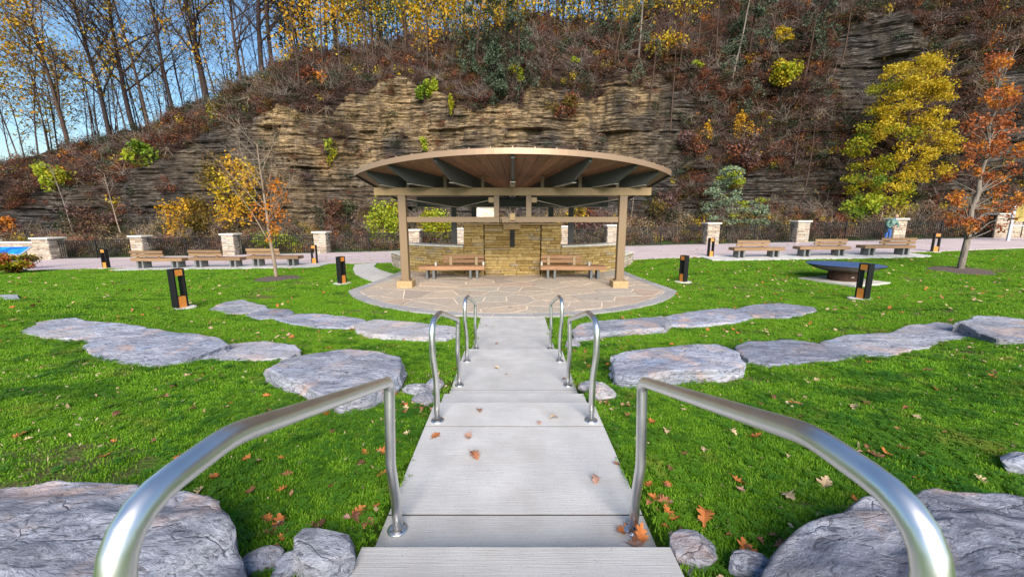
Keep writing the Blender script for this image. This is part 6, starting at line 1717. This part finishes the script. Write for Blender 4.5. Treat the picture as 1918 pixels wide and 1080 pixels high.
# far leaf litter
n = 5200
P = np.stack([rng.uniform(-27, 28, n), rng.uniform(7, 21.2, n)], -1)
P = P[(np.abs(P[:, 0]) < P[:, 1] * 1.35)]; P = P[lawn_mask(P)]
P = P[rng.uniform(size=len(P)) < np.where(P[:, 0] > 5, .62, .34) * (.5 + vnoise(P[:, 0] * .5, P[:, 1] * .5, 8))]
z = ground(P[:, 0], P[:, 1]) + .045
allp = np.concatenate([P, z[:, None]], 1); pick_ = rng.choice(4, len(allp), p=[.32, .18, .38, .12])
for j, k in enumerate(('leaf_orange', 'leaf_brown', 'leaf_tan', 'leaf_pink')):
    q = allp[pick_ == j]; m_ = len(q)
    a = rng.uniform(0, 6.28, m_); s = rng.uniform(.03, .065, m_)[:, None]
    u = np.stack([np.cos(a), np.sin(a), rng.normal(size=m_) * .35], -1) * s; w_ = np.stack([-np.sin(a), np.cos(a), rng.normal(size=m_) * .35], -1) * s * .65
    V = np.stack([q - u, q + w_ * 1.0, q + u, q - w_], 1).reshape(-1, 3)
    o = MB().add(V, np.arange(m_)[:, None] * 4 + np.arange(4)[None]).build('leaf_litter', M[k], kind='stuff')
    tag(o, f'{["orange", "brown", "pale tan", "pinkish"][j]} leaf litter sprinkled over the far lawn', 'leaf litter')
n = 13000
P = np.stack([rng.uniform(-9, 9, n), 1.0 + 7 * rng.uniform(size=n)], -1); P = P[np.abs(P[:, 0]) < P[:, 1] * 1.35 + .5]; P = P[lawn_mask(P)]
P = P[rng.uniform(size=len(P)) < .10 + 1.1 * np.clip(vnoise(P[:, 0] * 1.1, P[:, 1] * 1.1, 15) - .4, 0, 1) + .5 * np.exp(-(np.abs(P[:, 0]) - .76) * 5)]
q = np.concatenate([P, (ground(P[:, 0], P[:, 1]) + .026)[:, None]], 1); m_ = len(q)
a = rng.uniform(0, 6.28, m_); s = rng.uniform(.007, .024, m_)[:, None]
u = np.stack([np.cos(a), np.sin(a), rng.normal(size=m_) * .5], -1) * s; w_ = np.stack([-np.sin(a), np.cos(a), rng.normal(size=m_) * .5], -1) * s * rng.uniform(.15, .7, (m_, 1))
o = MB().add(np.stack([q - u, q + w_, q + u, q - w_], 1).reshape(-1, 3), np.arange(m_)[:, None] * 4 + np.arange(4)[None]).build('leaf_litter', leaf_mat('dry_bits', [(.20, .13, .07), (.34, .25, .15), (.46, .38, .26), (.24, .10, .04)], .1), kind='stuff')
tag(o, 'small dry leaf fragments scattered in the near grass', 'leaf litter')
# a few leaves on patio, path and slabs
n = 120
P = np.stack([rng.uniform(-24, 26, n), rng.uniform(21.3, 28, n)], -1)
z = ground(P[:, 0], P[:, 1]) + .04
V = []
for (x, y), zz in zip(P, z):
    a = rng.uniform(0, 6.28); s = rng.uniform(.05, .09); V += [(x - s * math.cos(a), y - s * math.sin(a), zz), (x - s * .6 * math.sin(a), y + s * .6 * math.cos(a), zz + .02), (x + s * math.cos(a), y + s * math.sin(a), zz), (x + s * .6 * math.sin(a), y - s * .6 * math.cos(a), zz + .01)]
o = MB().add(V, np.arange(n)[:, None] * 4 + np.arange(4)[None]).build('leaf_litter', M['leaf_brown'], kind='stuff'); tag(o, 'brown leaf litter sprinkled over the paved path', 'leaf litter')
